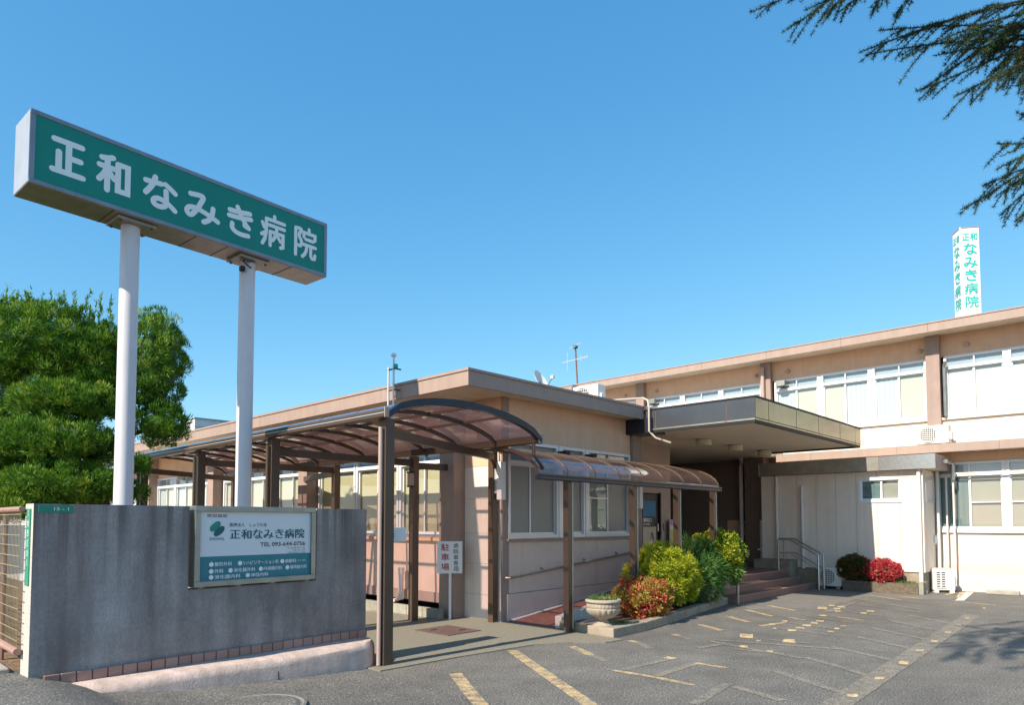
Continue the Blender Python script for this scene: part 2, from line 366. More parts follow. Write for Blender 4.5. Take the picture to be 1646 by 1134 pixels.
# lettering: rounded strokes drawn as ribbons for the hospital's name, plain glyph outlines for the rest
GL = {
'正': [[(8,88),(92,88)],[(52,88),(52,10)],[(52,50),(88,50)],[(22,58),(22,10)],[(4,10),(96,10)]],
'和': [[(46,93),(30,88),(12,85)],[(5,64),(52,64)],[(29,87),(29,3)],[(28,60),(18,42),(4,26)],[(32,57),(40,46),(51,36)],[(62,80),(93,80),(93,9),(62,9),(62,80)]],
'な': [[(8,75),(52,79)],[(35,95),(26,66),(8,36)],[(64,82),(80,72),(93,62)],[(66,60),(67,20),(60,8),(46,4),(33,8),(30,18),(37,27),(50,29),(66,24),(80,16),(93,5)]],
'み': [[(14,84),(50,87),(44,62),(32,36),(18,15),(8,15),(4,26),(12,38),(32,41),(56,35),(78,27),(97,18)],[(82,58),(78,30),(68,13),(54,2)]],
'き': [[(12,78),(50,81),(86,87)],[(10,58),(50,61),(90,68)],[(40,97),(52,72),(66,50),(82,33)],[(82,33),(66,38)],[(21,33),(21,18),(33,7),(55,3),(80,5)]],
'病': [[(54,98),(54,85)],[(20,84),(96,84)],[(20,84),(20,44),(14,18),(4,2)],[(4,68),(11,54)],[(1,30),(19,42)],[(31,66),(95,66)],[(36,46),(36,2)],[(36,46),(90,46),(90,8),(80,4)],[(63,66),(61,46),(53,29),(45,20)],[(64,40),(79,23)]],
'院': [[(6,90),(6,2)],[(6,90),(30,90),(21,68),(31,54),(32,43),(26,35),(15,35)],[(67,98),(67,86)],[(43,68),(43,83),(95,83),(95,68)],[(52,62),(86,62)],[(40,43),(97,43)],[(57,43),(54,24),(47,11),(36,2)],[(75,43),(75,10),(81,4),(92,5),(95,17)]],
}
CURVY = set('なみき')
def smooth_line(pts, k=6):
    out = []; P = [pts[0]]+list(pts)+[pts[-1]]
    for i in range(1, len(P)-2):
        a, b, c, d = (np.array(q, float) for q in P[i-1:i+3])
        for j in range(k):
            t = j/k; out.append(tuple(.5*((2*b)+(c-a)*t+(2*a-5*b+4*c-d)*t*t+(3*b-a-3*c+d)*t**3)))
    out.append(tuple(pts[-1])); return out
def glyph(mb, ch, fr, u0, v0, wd, ht, sw):
    """rounded strokes of one character; fr(u, v, d) maps sign-face coordinates to space"""
    z = 0
    for st in GL[ch]:
        pts = smooth_line(st) if ch in CURVY or len(st) > 5 and ch == '院' else st
        P = [np.array((u0+x/100*wd, v0+y/100*ht)) for x, y in pts]
        z += .0006; h = sw/2; L = []; Rr = []
        for i, q in enumerate(P):
            d0 = P[i]-P[i-1] if i else P[1]-P[0]; d1 = P[i+1]-P[i] if i < len(P)-1 else d0
            d0 = d0/(np.linalg.norm(d0)+1e-9); d1 = d1/(np.linalg.norm(d1)+1e-9)
            t = d0+d1; nn = np.linalg.norm(t); t = t/nn if nn > .2 else d1
            m_ = np.array((-t[1], t[0])); kk = h/max(.5, abs(m_.dot(np.array((-d1[1], d1[0])))))
            L.append(q+m_*kk); Rr.append(q-m_*kk)
        vs = [fr(*a, z+.0008*i/len(P)) for i, a in enumerate(L)]+[fr(*a, z+.0008*i/len(P)) for i, a in enumerate(Rr)]; k = len(P)
        mb.add(vs, [(i, k+i, k+i+1, i+1) for i in range(k-1)])
        for e, o2 in ((0, 1), (-1, -2)):
            d = P[e]-P[o2]; a0 = math.atan2(d[1], d[0]); zz = z+(0 if e == 0 else .0008)
            mb.add([fr(*P[e], zz)]+[fr(P[e][0]+h*math.cos(a0+R(a)), P[e][1]+h*math.sin(a0+R(a)), zz) for a in range(-90, 91, 30)], [(0, i, i+1) for i in range(1, 7)])
_tc = {}
def text_geo(body, bold=0):
    key = (body, bold)
    if key not in _tc:
        cu = bpy.data.curves.new('t', 'FONT'); cu.body = body; cu.resolution_u = 3; cu.offset = bold; cu.size = 1
        o = bpy.data.objects.new('t', cu); COL.objects.link(o)
        dg = bpy.context.evaluated_depsgraph_get(); ev = o.evaluated_get(dg); me = ev.to_mesh()
        vs = [tuple(q.co) for q in me.vertices]; fs = [tuple(q.vertices) for q in me.polygons]; ev.to_mesh_clear()
        bpy.data.objects.remove(o); bpy.data.curves.remove(cu)
        xs = [q[0] for q in vs]; ys = [q[1] for q in vs]; _tc[key] = (vs, fs, min(xs), max(xs), min(ys), max(ys))
    return _tc[key]
def put_text(mb, body, fr, u0, v0, u1, v1, bold=0, d=.002):
    vs, fs, x0, x1, y0, y1 = text_geo(body, bold)
    mb.add([fr(u0+(x-x0)/(x1-x0)*(u1-u0), v0+(y-y0)/(y1-y0)*(v1-v0), d) for x, y, _ in vs], fs)

# foliage: many small leaves gathered in lumps over a crown's volume
def leaf_obj(name, m, P, D, L, W, parent, shape=0, rnd=None, org=None):
    n = len(P); D = D/np.linalg.norm(D, axis=1)[:, None]
    r = RNG.normal(size=(n, 3)); Sd = np.cross(D, r); Sd /= np.linalg.norm(Sd, axis=1)[:, None]
    L = L[:, None]; W = W[:, None]
    if shape == 0: V = np.stack([P-Sd*W/2, P+Sd*W/2, P+D*L], 1); k = 3
    else: V = np.stack([P, P+D*L*.45+Sd*W/2, P+D*L, P+D*L*.45-Sd*W/2], 1); k = 4
    o_ = ORG.get(parent.name, Vector((0,0,0))) if parent else Vector(org or (0, 0, 0))
    V = V.reshape(-1, 3)-np.array(o_)
    me = bpy.data.meshes.new(name); me.vertices.add(n*k); me.vertices.foreach_set('co', V.astype(np.float32).ravel())
    me.loops.add(n*k); me.loops.foreach_set('vertex_index', np.arange(n*k, dtype=np.int32))
    me.polygons.add(n); me.polygons.foreach_set('loop_start', np.arange(0, n*k, k, dtype=np.int32)); me.polygons.foreach_set('loop_total', np.full(n, k, np.int32))
    a = me.attributes.new('rnd', 'FLOAT', 'FACE'); a.data.foreach_set('value', (RNG.random(n) if rnd is None else np.clip(rnd, 0, 1)).astype(np.float32))
    me.materials.append(MAT[m]); me.update(); me.validate()
    o = bpy.data.objects.new(name, me); COL.objects.link(o)
    if parent: o.parent = parent
    else: o.location = o_
    return o
def rdir(n):
    v = RNG.normal(size=(n, 3)); return v/np.linalg.norm(v, axis=1)[:, None]
def lumps(c, rad, nl, rl, per, flat=-.9):
    """points and outward directions on small balls scattered over an ellipsoid"""
    d = rdir(nl*3); d = d[d[:, 2] > flat][:nl]; nl = len(d)
    lc = np.array(c)+d*np.array(rad)*np.where(RNG.random((nl, 1)) < .12, RNG.uniform(1.04, 1.16, (nl, 1)), RNG.uniform(.76, 1.05, (nl, 1))); lr = RNG.uniform(.5, 1.5, (nl, 1))*rl
    o = np.repeat(d, per, 0); e = rdir(nl*per); e = e*.9+o*.7; e /= np.linalg.norm(e, axis=1)[:, None]
    tint = np.repeat(RNG.normal(0, .19, nl), per)
    return np.repeat(lc, per, 0)+e*np.repeat(lr, per, 0)*RNG.uniform(.55, 1, (nl*per, 1)), e, tint
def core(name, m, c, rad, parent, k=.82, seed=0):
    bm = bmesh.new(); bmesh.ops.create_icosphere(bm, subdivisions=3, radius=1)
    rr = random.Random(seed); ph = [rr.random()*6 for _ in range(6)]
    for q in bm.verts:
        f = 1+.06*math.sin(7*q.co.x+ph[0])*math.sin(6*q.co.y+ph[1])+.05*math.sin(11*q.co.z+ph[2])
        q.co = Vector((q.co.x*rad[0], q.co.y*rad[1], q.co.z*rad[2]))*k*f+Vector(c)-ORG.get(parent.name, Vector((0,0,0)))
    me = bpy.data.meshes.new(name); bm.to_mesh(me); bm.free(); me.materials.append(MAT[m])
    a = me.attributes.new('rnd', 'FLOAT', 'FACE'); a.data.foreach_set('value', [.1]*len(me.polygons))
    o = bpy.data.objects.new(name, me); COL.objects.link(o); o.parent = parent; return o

# ------------------------------------------------------------------ ground
def hgt(x, y):
    a = float(np.interp(x, [1.0, 1.3, 1.5, 1.7, 2.3, 3.1, 4.1], [.36, .34, .28, .19, .10, .055, 0]))
    t = min(1, max(0, (y-2.6)/2.0)); return a*t*t*(3-2*t)
gx = sorted(set([-400, -60, -20, -8, -4, -2, -1]+[round(i*.1, 2) for i in range(0, 46)]+[5, 6, 8, 12, 18, 30, 80, 400]))
gy = sorted(set([-400, -60, -20, -8, -4, -1, 1, 2]+[round(2.4+i*.15, 2) for i in range(0, 34)]+[8, 10, 14, 24, 60, 400]))
mb = MB(); nx = len(gx)
rr = random.Random(3)
mb.v = [(x, y, hgt(x, y)+(rr.uniform(-.008, .008) if .1 < hgt(x, y) < .35 else 0)) for y in gy for x in gx]
mb.f = [(j*nx+i, j*nx+i+1, (j+1)*nx+i+1, (j+1)*nx+i) for j in range(len(gy)-1) for i in range(nx-1)]; mb.m = [0]*len(mb.f)
ground = struct(mb.build('parking_lot', 'asphalt', smooth=True))
apron = struct(MB().prism([(4.13, 5.74), (5.2, 5.70), (6.3, 5.60), (6.75, 5.36), (7.0, 5.05), (7.34, 5.02), (7.36, 5.19), (7.46, 6.3), (7.6, 6.3), (7.6, 7.2), (7.1, 24), (4.13, 24)], -.05, .012).build('concrete_apron', 'apron', org=(6.3, 7.3, 0)))
# bare soil garden behind the gate wall
mb = MB(); xs = [-9, -4, 1.32, 2.4, 3.2, 3.9, 4.12]; zs = [.36, .36, .36, .34, .25, .08, .0]; ys = [6.42, 8, 10, 13, 17, 24]
mb.v = [(x, y, z+(.03*math.sin(x*3+y*2) if z > .3 else 0)+.006) for y in ys for x, z in zip(xs, zs)]
mb.f = [(j*7+i, j*7+i+1, (j+1)*7+i+1, (j+1)*7+i) for j in range(5) for i in range(6)]; mb.m = [0]*len(mb.f)
mb.f += []; struct(mb.build('garden_soil', 'soil', smooth=True))

m, n, l, p = new_mat('asphalt_old')
c = ramp(n, l, noise(n, l, 3, 6), [(.3, (.165, .155, .138)), (.7, (.215, .20, .18))])
c = mix(n, l, c, ramp(n, l, noise(n, l, 70, 4, None, .7), [(.3, g3(.6)), (.6, g3(1.1)), (.7, g3(1.6))]), 1, 'MULTIPLY')
l.new(c, p.inputs['Base Color']); p.inputs['Roughness'].default_value = .9
PATCH = [(11.95, 5.66), (11.4, 5.2), (12.0, 4.75), (12.6, 4.45), (13.6, 4.35), (14.9, 4.45), (15.2, 3.9), (15.4, 3.0), (16.4, 3.0), (16.44, 3.64), (15.95, 3.64), (15.95, 5.7)]
struct(MB().prism(PATCH, -.02, .0012).build('asphalt_patch', 'asphalt_old'))
MARKS = [(4.59,5.13,3.62,3.58,0.13,1),(5.86,5.56,4.46,3.27,0.13,1),(6.55,5.23,6.28,4.73,0.11,1),(6.28,4.73,6.12,4.40,0.11,0),(7.36,4.95,7.33,4.79,0.10,1),(7.33,4.79,7.07,4.45,0.10,0),(8.17,4.79,8.13,4.69,0.10,1),(8.13,4.69,8.01,4.46,0.10,0),(9.22,4.97,8.92,4.46,0.10,1),(10.32,5.07,9.96,4.56,0.10,1),(11.33,5.24,10.81,4.55,0.10,1),(12.19,5.22,11.75,4.55,0.10,1),(5.78,4.21,5.80,4.06,0.08,0),(5.79,4.07,5.81,3.61,0.08,1),(5.81,3.61,5.77,3.18,0.08,1),(5.87,4.03,6.76,3.97,0.09,0),(5.83,3.63,6.74,3.65,0.10,0),(6.69,3.66,6.68,3.30,0.08,1),(6.69,4.00,6.79,3.99,0.12,2),(5.98,2.89,5.79,2.36,0.10,0),(5.17,2.85,6.05,2.98,0.10,0),(6.88,2.89,6.36,1.99,0.10,0),(7.81,2.92,7.24,2.02,0.10,0),(8.71,2.96,8.21,2.06,0.10,0),(9.65,2.95,9.13,2.11,0.10,0),(10.58,3.03,9.97,2.13,0.10,0),(11.56,3.06,10.88,2.17,0.10,0),(12.45,3.03,11.76,2.21,0.10,0),(5.82,1.99,13.16,2.28,0.22,0),(13.59,4.44,12.94,2.96,0.09,0),(14.44,4.46,13.39,3.06,0.09,0),(15.27,4.41,14.73,3.68,0.09,1),(14.73,3.68,14.26,2.77,0.09,0),(15.58,3.91,15.22,3.48,0.08,1),(15.27,2.97,15.02,2.24,0.09,1),(8.16,4.18,8.57,2.81,0.09,0),(8.02,4.19,7.71,2.92,0.08,0),(7.49,4.07,7.92,3.98,0.10,0),(7.72,3.72,7.85,3.18,0.08,0),(9.71,4.20,9.54,3.28,0.07,0),(10.35,4.24,10.09,3.30,0.07,0),(11.28,4.26,10.91,3.38,0.07,0),(10.84,4.31,10.74,4.02,0.08,1),(11.43,3.79,11.30,3.34,0.07,1),(12.18,3.87,12.02,3.27,0.07,0),(11.96,4.11,13.77,4.25,0.12,0),(9.65,4.26,10.27,4.14,0.10,1),(8.64,3.67,8.71,3.21,0.08,0)]
SPOTS = [((6.26,2.02),(6.33,1.93),(6.48,1.97),(6.40,2.06)),((7.14,2.05),(7.19,1.97),(7.35,2.00),(7.30,2.08)),((8.07,2.08),(8.13,1.98),(8.37,2.03),(8.29,2.13)),((9.04,2.14),(9.08,2.05),(9.24,2.08),(9.19,2.16)),((9.87,2.16),(9.90,2.08),(10.08,2.11),(10.05,2.19)),((10.81,2.20),(10.83,2.12),(10.95,2.14),(10.93,2.21)),((11.70,2.24),(11.70,2.16),(11.84,2.18),(11.83,2.25)),((12.62,2.29),(12.61,2.22),(12.77,2.24),(12.77,2.31)),((14.27,2.33),(14.24,2.26),(14.44,2.29),(14.45,2.35)),((8.49,4.02),(8.58,3.86),(8.94,4.02),(8.83,4.17)),((8.49,3.49),(8.60,3.32),(8.94,3.45),(8.82,3.61)),((7.84,3.72),(7.89,3.62),(8.07,3.69),(8.01,3.79)),((9.45,3.79),(9.50,3.67),(9.72,3.74),(9.66,3.86)),((9.76,3.80),(9.81,3.68),(10.01,3.75),(9.95,3.86)),((10.05,3.82),(10.10,3.70),(10.32,3.77),(10.26,3.89)),((10.38,3.83),(10.42,3.72),(10.64,3.79),(10.59,3.89)),((10.67,3.84),(10.70,3.73),(10.87,3.78),(10.82,3.88)),((9.76,3.37),(9.78,3.28),(9.92,3.32),(9.89,3.40)),((10.10,3.40),(10.12,3.32),(10.26,3.36),(10.24,3.43)),((10.42,3.41),(10.44,3.33),(10.56,3.36),(10.54,3.44)),((12.19,4.37),(12.25,4.20),(12.65,4.33),(12.58,4.49)),((12.77,4.38),(12.79,4.26),(13.03,4.32),(12.99,4.44)),((12.39,4.16),(12.41,4.04),(12.63,4.10),(12.59,4.21)),((12.69,4.21),(12.73,4.07),(12.96,4.13),(12.91,4.27)),((12.06,4.03),(12.07,3.93),(12.28,3.98),(12.25,4.08)),((11.33,4.03),(11.36,3.91),(11.55,3.97),(11.51,4.08)),((12.09,3.66),(12.12,3.54),(12.33,3.59),(12.28,3.70)),((12.42,3.65),(12.45,3.53),(12.67,3.58),(12.62,3.70)),((9.86,4.22),(9.89,4.11),(10.07,4.18),(10.03,4.28)),((10.32,4.21),(10.33,4.12),(10.49,4.17),(10.47,4.26)),((9.51,4.02),(9.52,3.95),(9.66,4.00),(9.64,4.06)),((7.76,3.35),(7.79,3.27),(7.96,3.34),(7.92,3.41)),((8.39,3.75),(8.41,3.69),(8.52,3.73),(8.50,3.79))]
for i, (x0, y0, x1, y1, wd, k) in enumerate(MARKS):
    d = Vector((x1-x0, y1-y0)); a = Vector((-d.y, d.x)).normalized()*wd/2; z = .0026+.00005*i
    N = max(2, int(d.length/.15)); mb = MB()
    for j in range(N):
        q0 = Vector((x0, y0))+d*j/N; q1 = Vector((x0, y0))+d*(j+1)/N
        mb.quad(*[(q.x, q.y, z+hgt(q.x, q.y)) for q in (q0-a, q1-a, q1+a, q0+a)])
    mb.build('painted_line', ['paint_faint', 'paint_worn', 'paint_solid'][k], ground)
for i, q in enumerate(SPOTS):
    cxm = sum(a for a, b in q)/4; cym = sum(b for a, b in q)/4; pts = []
    for j in range(4):
        (ax0, ay0), (ax1, ay1) = q[j], q[(j+1) % 4]
        for t_ in (0, .33, .67):
            jx = random.uniform(.68, .98); px_ = ax0+(ax1-ax0)*t_; py_ = ay0+(ay1-ay0)*t_; pts.append((cxm+(px_-cxm)*jx, cym+(py_-cym)*jx, .0056+.00004*i))
    mb = MB(); mb.add(pts, [tuple(range(12))]); mb.build('painted_mark', 'paint_solid', ground)
MB().quad((15.35, 2.93, .006), (15.45, 2.80, .006), (17.42, 2.98, .006), (17.40, 3.12, .006)).build('painted_line', 'paint_white', ground)
MB().quad((15.9, 3.02, .0075), (16.0, 2.96, .0075), (17.3, 3.10, .0075), (17.2, 3.20, .0075)).build('painted_line', 'paint_solid', ground)
MB().quad((16.3, 3.32, .009), (16.35, 3.24, .009), (17.0, 3.20, .009), (17.0, 3.28, .009)).build('painted_line', 'paint_solid', ground)
# painted edge in front of the left drive
t = thing('manhole_cover', 'round pale manhole cover in the asphalt at the bottom edge, before the kerb', 'manhole cover', (2.55, 5.10, hgt(2.55, 5.1)))
mb = MB().lathe((2.55, 5.10, hgt(2.55, 5.1)), [(.0001, .012), (.0001, .012)][:1]+[(.27, .012), (.30, .004)], 32); mb.build('cover', 'asphalt', t)
MB().lathe((2.55, 5.10, hgt(2.55, 5.1)-.002), [(.31, .0), (.33, .009), (.35, .003)], 32).build('rim', 'rim_grey', t)
t = thing('access_cover', 'rusty brown square steel access plate on the pale concrete by the parking sign', 'access cover', (6.26, 7.16, .012))
MB().box(5.97, 6.57, 6.82, 7.50, .012, .022).build('plate', 'rust_plate', t, bev=.003)
for x, y in ((6.13, 7.30), (6.41, 7.02)): MB().box(x-.06, x+.06, y-.012, y+.012, .0221, .027).build('handle', 'dark', t)
t = thing('wheel_stop', 'low concrete wheel stop at the foot of the mosaic wall on the right', 'wheel stop', (17.3, 2.45, 0))
MB().prism([(17.22, 2.16), (17.34, 2.16), (17.34, 2.74), (17.22, 2.74)], .0, .1).build('block', 'concrete', t, bev=.02)

# ------------------------------------------------------------------ gate wall with the information board
GA = R(3)
gw = thing('gate_wall', 'dark stained concrete gate wall with a notch for the white information board', 'wall', (4.35, 6.32, 0), GA)
mb = MB()
def wallbox(x0, x1, z0, z1):
    mb.mi = 0; k = len(mb.f); mb.box(x0, x1, 0, .20, z0, z1)
    for i in range(k, len(mb.f)): mb.m[i] = 1
    mb.m[k+2] = 0
wallbox(-3.09, -1.925, 0, 1.64); wallbox(-1.925, -.63, 0, .905); wallbox(-.63, 0, 0, 1.64)
mb.build('wall_body', ['gate_concrete', 'gate_pale'], gw)
proto = None; nt_ = 27; wd = 2.99/nt_
for i in range(nt_):
    x = -3.0+i*wd+wd/2
    if proto is None:
        proto = MB().box(-wd/2+.004, wd/2-.004, -.03, -.001, .262, .342).build('base_tile', 'tile_pink', gw, bev=.004); proto.location = (x, 0, 0)
    else:
        o = inst('base_tile', proto, gw, (x, 0, 0))
        b = o.modifiers.new('bevel', 'BEVEL'); b.width = .004; b.segments = 2; b.limit_method = 'ANGLE'
    if i == 0: box1('mortar_bed', 'mortar', gw, -3.0, .0, -.022, -.0005, .262, .338)
def fr_wall(off):
    return lambda u, v, d: (u, off-d, v)
o = MB().box(-3.06, -2.83, -.008, -.001, 1.575, 1.628).build('address_plate', 'plate_green', gw); tag(o, 'small green address plate at the top corner of the wall front')
mb = MB(); put_text(mb, '15 - 1', fr_wall(-.008), -2.96, 1.59, -2.86, 1.614, .01); mb.build('lettering', 'sign_white', o)
o = MB().box(-3.097, -3.091, .05, .14, 1.02, 1.60).build('address_plate', 'plate_green', gw); tag(o, 'tall green address plate on the sunlit end of the wall')
mb = MB()
for i, ch in enumerate('八幡西区浅川'): put_text(mb, ch, lambda u, v, d: (-3.097-d, .14-u, v), .03, 1.54-i*.075, .065, 1.59-i*.075, .0)
mb.build('lettering', 'sign_white', o)
# kerb (plinth) before the wall
t = thing('wall_kerb', 'rough pale pink concrete kerb running along the foot of the gate wall', 'kerb', (3.2, 6.1, 0))
mb = MB(); xs = [1.45, 1.7, 2.0, 2.4, 2.85, 3.3, 3.75, 4.1, 4.22, 4.30, 4.33]; rr = random.Random(5)
prof = []
for i, x in enumerate(xs):
    yb = 6.30+(x-4.35)*math.tan(GA); yf = float(np.interp(x, [1.45, 2.3, 3.1, 4.1, 4.22, 4.30, 4.33], [5.98, 5.93, 5.93, 5.96, 6.0, 6.08, 6.2]))
    zt = float(np.interp(x, [1.45, 2.3, 3.1, 4.35], [.20, .225, .215, .24])); j = rr.uniform(-.006, .006)
    prof.append([(x, yb, -.1), (x, yb, .262), (x, yb-.08, .262), (x, yf+.05, zt+.02+j), (x, yf+.012, zt-.01), (x, yf, zt-.05), (x, yf-.01, -.1)])
mb.v = [q for pr in prof for q in pr]; k = 7
mb.f = [(i*k+j, (i+1)*k+j, (i+1)*k+j+1, i*k+j+1) for i in range(len(xs)-1) for j in range(k-1)]+[tuple(range(k)), tuple((len(xs)-1)*k+j for j in range(k-1, -1, -1))]
mb.m = [0]*len(mb.f); mb.f = [tuple(reversed(f)) for f in mb.f]
o = mb.build('kerb_body', 'kerb_pink', t, smooth=True)
MB().bar((3.14, 5.915, .0), (3.14, 5.945, .19), .006, .012).build('joint', 'mortar', t)

# the information board
ib = thing('information_board', 'white and teal hospital information board in a steel frame set in the gate wall', 'sign board', (4.35, 6.32, .92), GA)
def ibb(name, m, x0, x1, y0, y1, z0, z1, bev=0): return MB().box(x0, x1, y0, y1, z0-.92, z1-.92).build(name, m, ib, bev=bev)
X0, X1, Z0, Z1 = -1.885, -.655, .922, 1.645
for n_, a in (('frame_rail', (X0, X1, -.03, .16, Z1-.05, Z1)), ('frame_rail', (X0, X1, -.03, .16, Z0, Z0+.05)), ('frame_post', (X0, X0+.05, -.029, .159, Z0+.05, Z1-.05)), ('frame_post', (X1-.05, X1, -.029, .159, Z0+.05, Z1-.05))):
    ibb(n_, 'dull_steel', *a, bev=.004)
for x in (-1.8, -1.45, -1.1, -.72): ibb('mounting_block', 'dull_steel', x-.025, x+.025, .02, .12, .906, .922)
px0, px1, pz0, pz1 = X0+.05, X1-.05, Z0+.05, Z1-.05
zb = pz0+.35*(pz1-pz0)
ibb('white_panel', 'board_white', px0, px1, -.005, .1, zb, pz1); ibb('teal_panel', 'board_teal', px0, px1, -.0052, .0998, pz0, zb)
def fb(s, t_, d): return (px0+s*(px1-px0), -.0055-d, pz1-t_*(pz1-pz0)-.92)
def btext(body, s0, s1, t0, t1, ink, bold=0, name='lettering'):
    mb = MB(); put_text(mb, body, lambda u, v, d: fb(u, -v, d), s0, -t1, s1, -t0, bold); mb.build(name, ink, ib)
btext('労災指定', .055, .225, .035, .085, 'ink_brown', .01)
btext('医療法人　しょうわ会', .245, .575, .165, .222, 'ink_teal', .01)
btext('SHOWA', .08, .20, .375, .418, 'ink_teal', .0)
mb = MB()
gw_, x = .086, .248
for ch in '正和なみき病院':
    glyph(mb, ch, lambda u, v, d: fb(u, -v, d+.001), x, -.405, .088, .145, .0125); x += .0995
mb.build('hospital_name', 'ink_teal', ib)
btext('TEL 093-644-0756', .515, .945, .462, .528, 'ink_grey', .02)
btext('月～金 午前 8:45～12:00', .77, .945, .548, .574, 'ink_grey'); btext('午後 1:30～5:30', .82, .945, .588, .612, 'ink_grey'); btext('土曜 午前 8:45～12:00', .77, .945, .624, .648, 'ink_grey')
def leafmark(cx, cy, a, b, ang, m):
    mb = MB(); pts = []
    for k in range(28):
        t_ = 2*math.pi*k/28; ex = abs(math.cos(t_))**.8*math.copysign(1, math.cos(t_)); ey = math.sin(t_)
        pts.append((cx+(a*ex*math.cos(ang)-b*ey*math.sin(ang))*.52, cy-(a*ex*math.sin(ang)+b*ey*math.cos(ang))))
    mb.add([fb(*q, .002) for q in pts], [tuple(range(27, -1, -1))]); mb.build('logo_leaf', m, ib)
leafmark(.125, .215, .10, .052, R(38), 'ink_green'); leafmark(.158, .285, .10, .050, R(38), 'ink_teal')
rows = [(.765, [(.075, '整形外科', .145), (.315, 'リハビリテーション科', .325), (.70, '麻酔科', .11)]), (.865, [(.075, '外科', .075), (.235, '消化器外科', .19), (.50, '内視鏡内科', .175), (.75, '循環器内科', .165)]), (.952, [(.075, '消化器内科', .22), (.385, '神経内科', .16)])]
for tc_, items in rows:
    for s, body, wd in items:
        mb = MB(); pts = [(s+.024+.019*math.cos(a*math.pi/8), tc_+.034*math.sin(a*math.pi/8)) for a in range(16)]
        mb.add([fb(u, v, .002) for u, v in pts], [tuple(range(15, -1, -1))]); mb.build('bullet', 'sign_white', ib)
        btext(body, s+.05, s+.05+wd, tc_-.03, tc_+.03, 'sign_white', .01)
btext('（井上 善夫）', .87, .96, .75, .78, 'sign_white')

# ------------------------------------------------------------------ tall pole sign
PA = R(3.6)
ps = thing('pole_sign', 'long green hospital name sign with white characters raised on two white poles', 'sign', (2.48, 8.15, 0), PA)
for x in (0, 1.375):
    o = MB().tube([(x, 0, -.2), (x, 0, 4.75)], .095, 28).build('pole', 'pole_white', ps, smooth=True)
    MB().box(x-.19, x+.21, -.17, .17, 4.752, 4.785).build('base_plate', 'dull_steel', ps, bev=.004)
    for bx_, by_ in ((-.15, -.13), (.17, -.13), (-.15, .13), (.17, .13)): MB().tube([(x+bx_, by_, 4.735), (x+bx_, by_, 4.752)], .014, 6).build('bolt', 'rust', ps)
sx0, sx1, sy0, sy1, sz0, sz1 = -1.02, 2.37, -.25, .23, 4.79, 5.525
MB().box(sx0, sx1, sy0+.02, sy1, sz0, sz1).build('box', ['dull_steel'], ps, bev=.006)
for a in ((sx0, sx1, sy0, sy0+.02, sz1-.045, sz1), (sx0, sx1, sy0, sy0+.02, sz0, sz0+.045)): MB().box(*a).build('frame_rail', 'frame_grey', ps, bev=.004)
for a in ((sx0, sx0+.045, sy0+.001, sy0+.021, sz0+.045, sz1-.045), (sx1-.045, sx1, sy0+.001, sy0+.021, sz0+.045, sz1-.045)): MB().box(*a).build('frame_post', 'frame_grey', ps)
MB().box(sx0-.003, sx0, sy0+.01, sy1-.01, sz0+.01, sz1-.01).build('end_panel', 'sign_end', ps)
MB().box(sx0+.045, sx1-.045, sy0+.008, sy0+.02, sz0+.045, sz1-.045).build('green_face', 'sign_green', ps)
sw = (sx1-sx0-.09); cx = [(.042, .088, .0), (.168, .094, 0), (.302, .112, 0), (.442, .118, -.02), (.588, .105, -.02), (.725, .100, 0), (.865, .098, 0)]
for ch, (s, wd, dv) in zip('正和なみき病院', cx):
    mb = MB(); hh = .40 if ch not in 'なみき' else .345
    v0 = sz0+.17+(0 if ch not in 'なみき' else .01)
    glyph(mb, ch, lambda u, v, d: (u, sy0+.0078-d, v), sx0+.045+s*sw, v0, wd*sw, hh, .058 if ch in '正和なみき' else .046)
    mb.build('character', 'sign_white', ps)
for x in (-.25, .62, 1.0, 1.85): MB().box(x-.004, x+.004, sy0+.021, sy1-.002, sz0-.003, sz0-.0005).build('panel_seam', 'dark', ps)
mb = MB().tube([(1.34, -.02, 4.78), (1.26, -.10, 4.72), (1.36, -.11, 4.66), (1.45, .0, 4.74)], .008, 6).tube([(1.30, -.10, 4.72), (1.42, -.14, 4.76), (1.5, -.1, 4.78)], .006, 6); mb.build('cable', 'dark', ps)
mb = MB().box(1.235, 1.285, -.12, -.05, 4.60, 4.66); mb.build('floodlight', 'dark', ps, bev=.008)

# ------------------------------------------------------------------ wire fence left of the gate wall
wf = thing('wire_fence', 'brown wire mesh fence with round rails beside the gate wall end', 'fence', (1.25, 6.5, .36))
FX = 1.22
MB().tube([(FX, 6.30, 1.60), (FX, 12, 1.60)], .022, 8).build('top_rail', 'fence_rail', wf, smooth=True)
MB().tube([(FX, 6.30, .52), (FX, 12, .52)], .028, 8).build('bottom_rail', 'fence_rail', wf, smooth=True)
for y in (7.02, 8.9, 10.8): MB().tube([(FX+.03, y, .3), (FX+.03, y, 1.57)], .02, 8).build('post', 'fence_rail', wf, smooth=True)
mb = MB()
for i in range(120): mb.bar((FX, 6.33+i*.047, .53), (FX, 6.33+i*.047, 1.59), .004, .004)
for i in range(13): mb.bar((FX-.005, 6.3, .60+i*.08), (FX-.005, 12, .60+i*.08), .005, .005)
tag(mb.build('wire_mesh', 'wire', wf), kind='stuff')
t = thing('edge_kerb', 'low weathered concrete kerb under the wire fence', 'kerb', (1.1, 8.8, .36))
for i, y in enumerate((6.42, 7.9, 9.4, 10.9)):
    MB().box(1.04, 1.20, y if i == 0 else y+.01, y+1.49, .25, .40 if i else .385).build('kerb_stone', 'concrete', t, bev=.012)
MB().box(1.16, 1.30, 7.35, 7.6, .385, .50).build('footing', 'mortar', t, bev=.01)
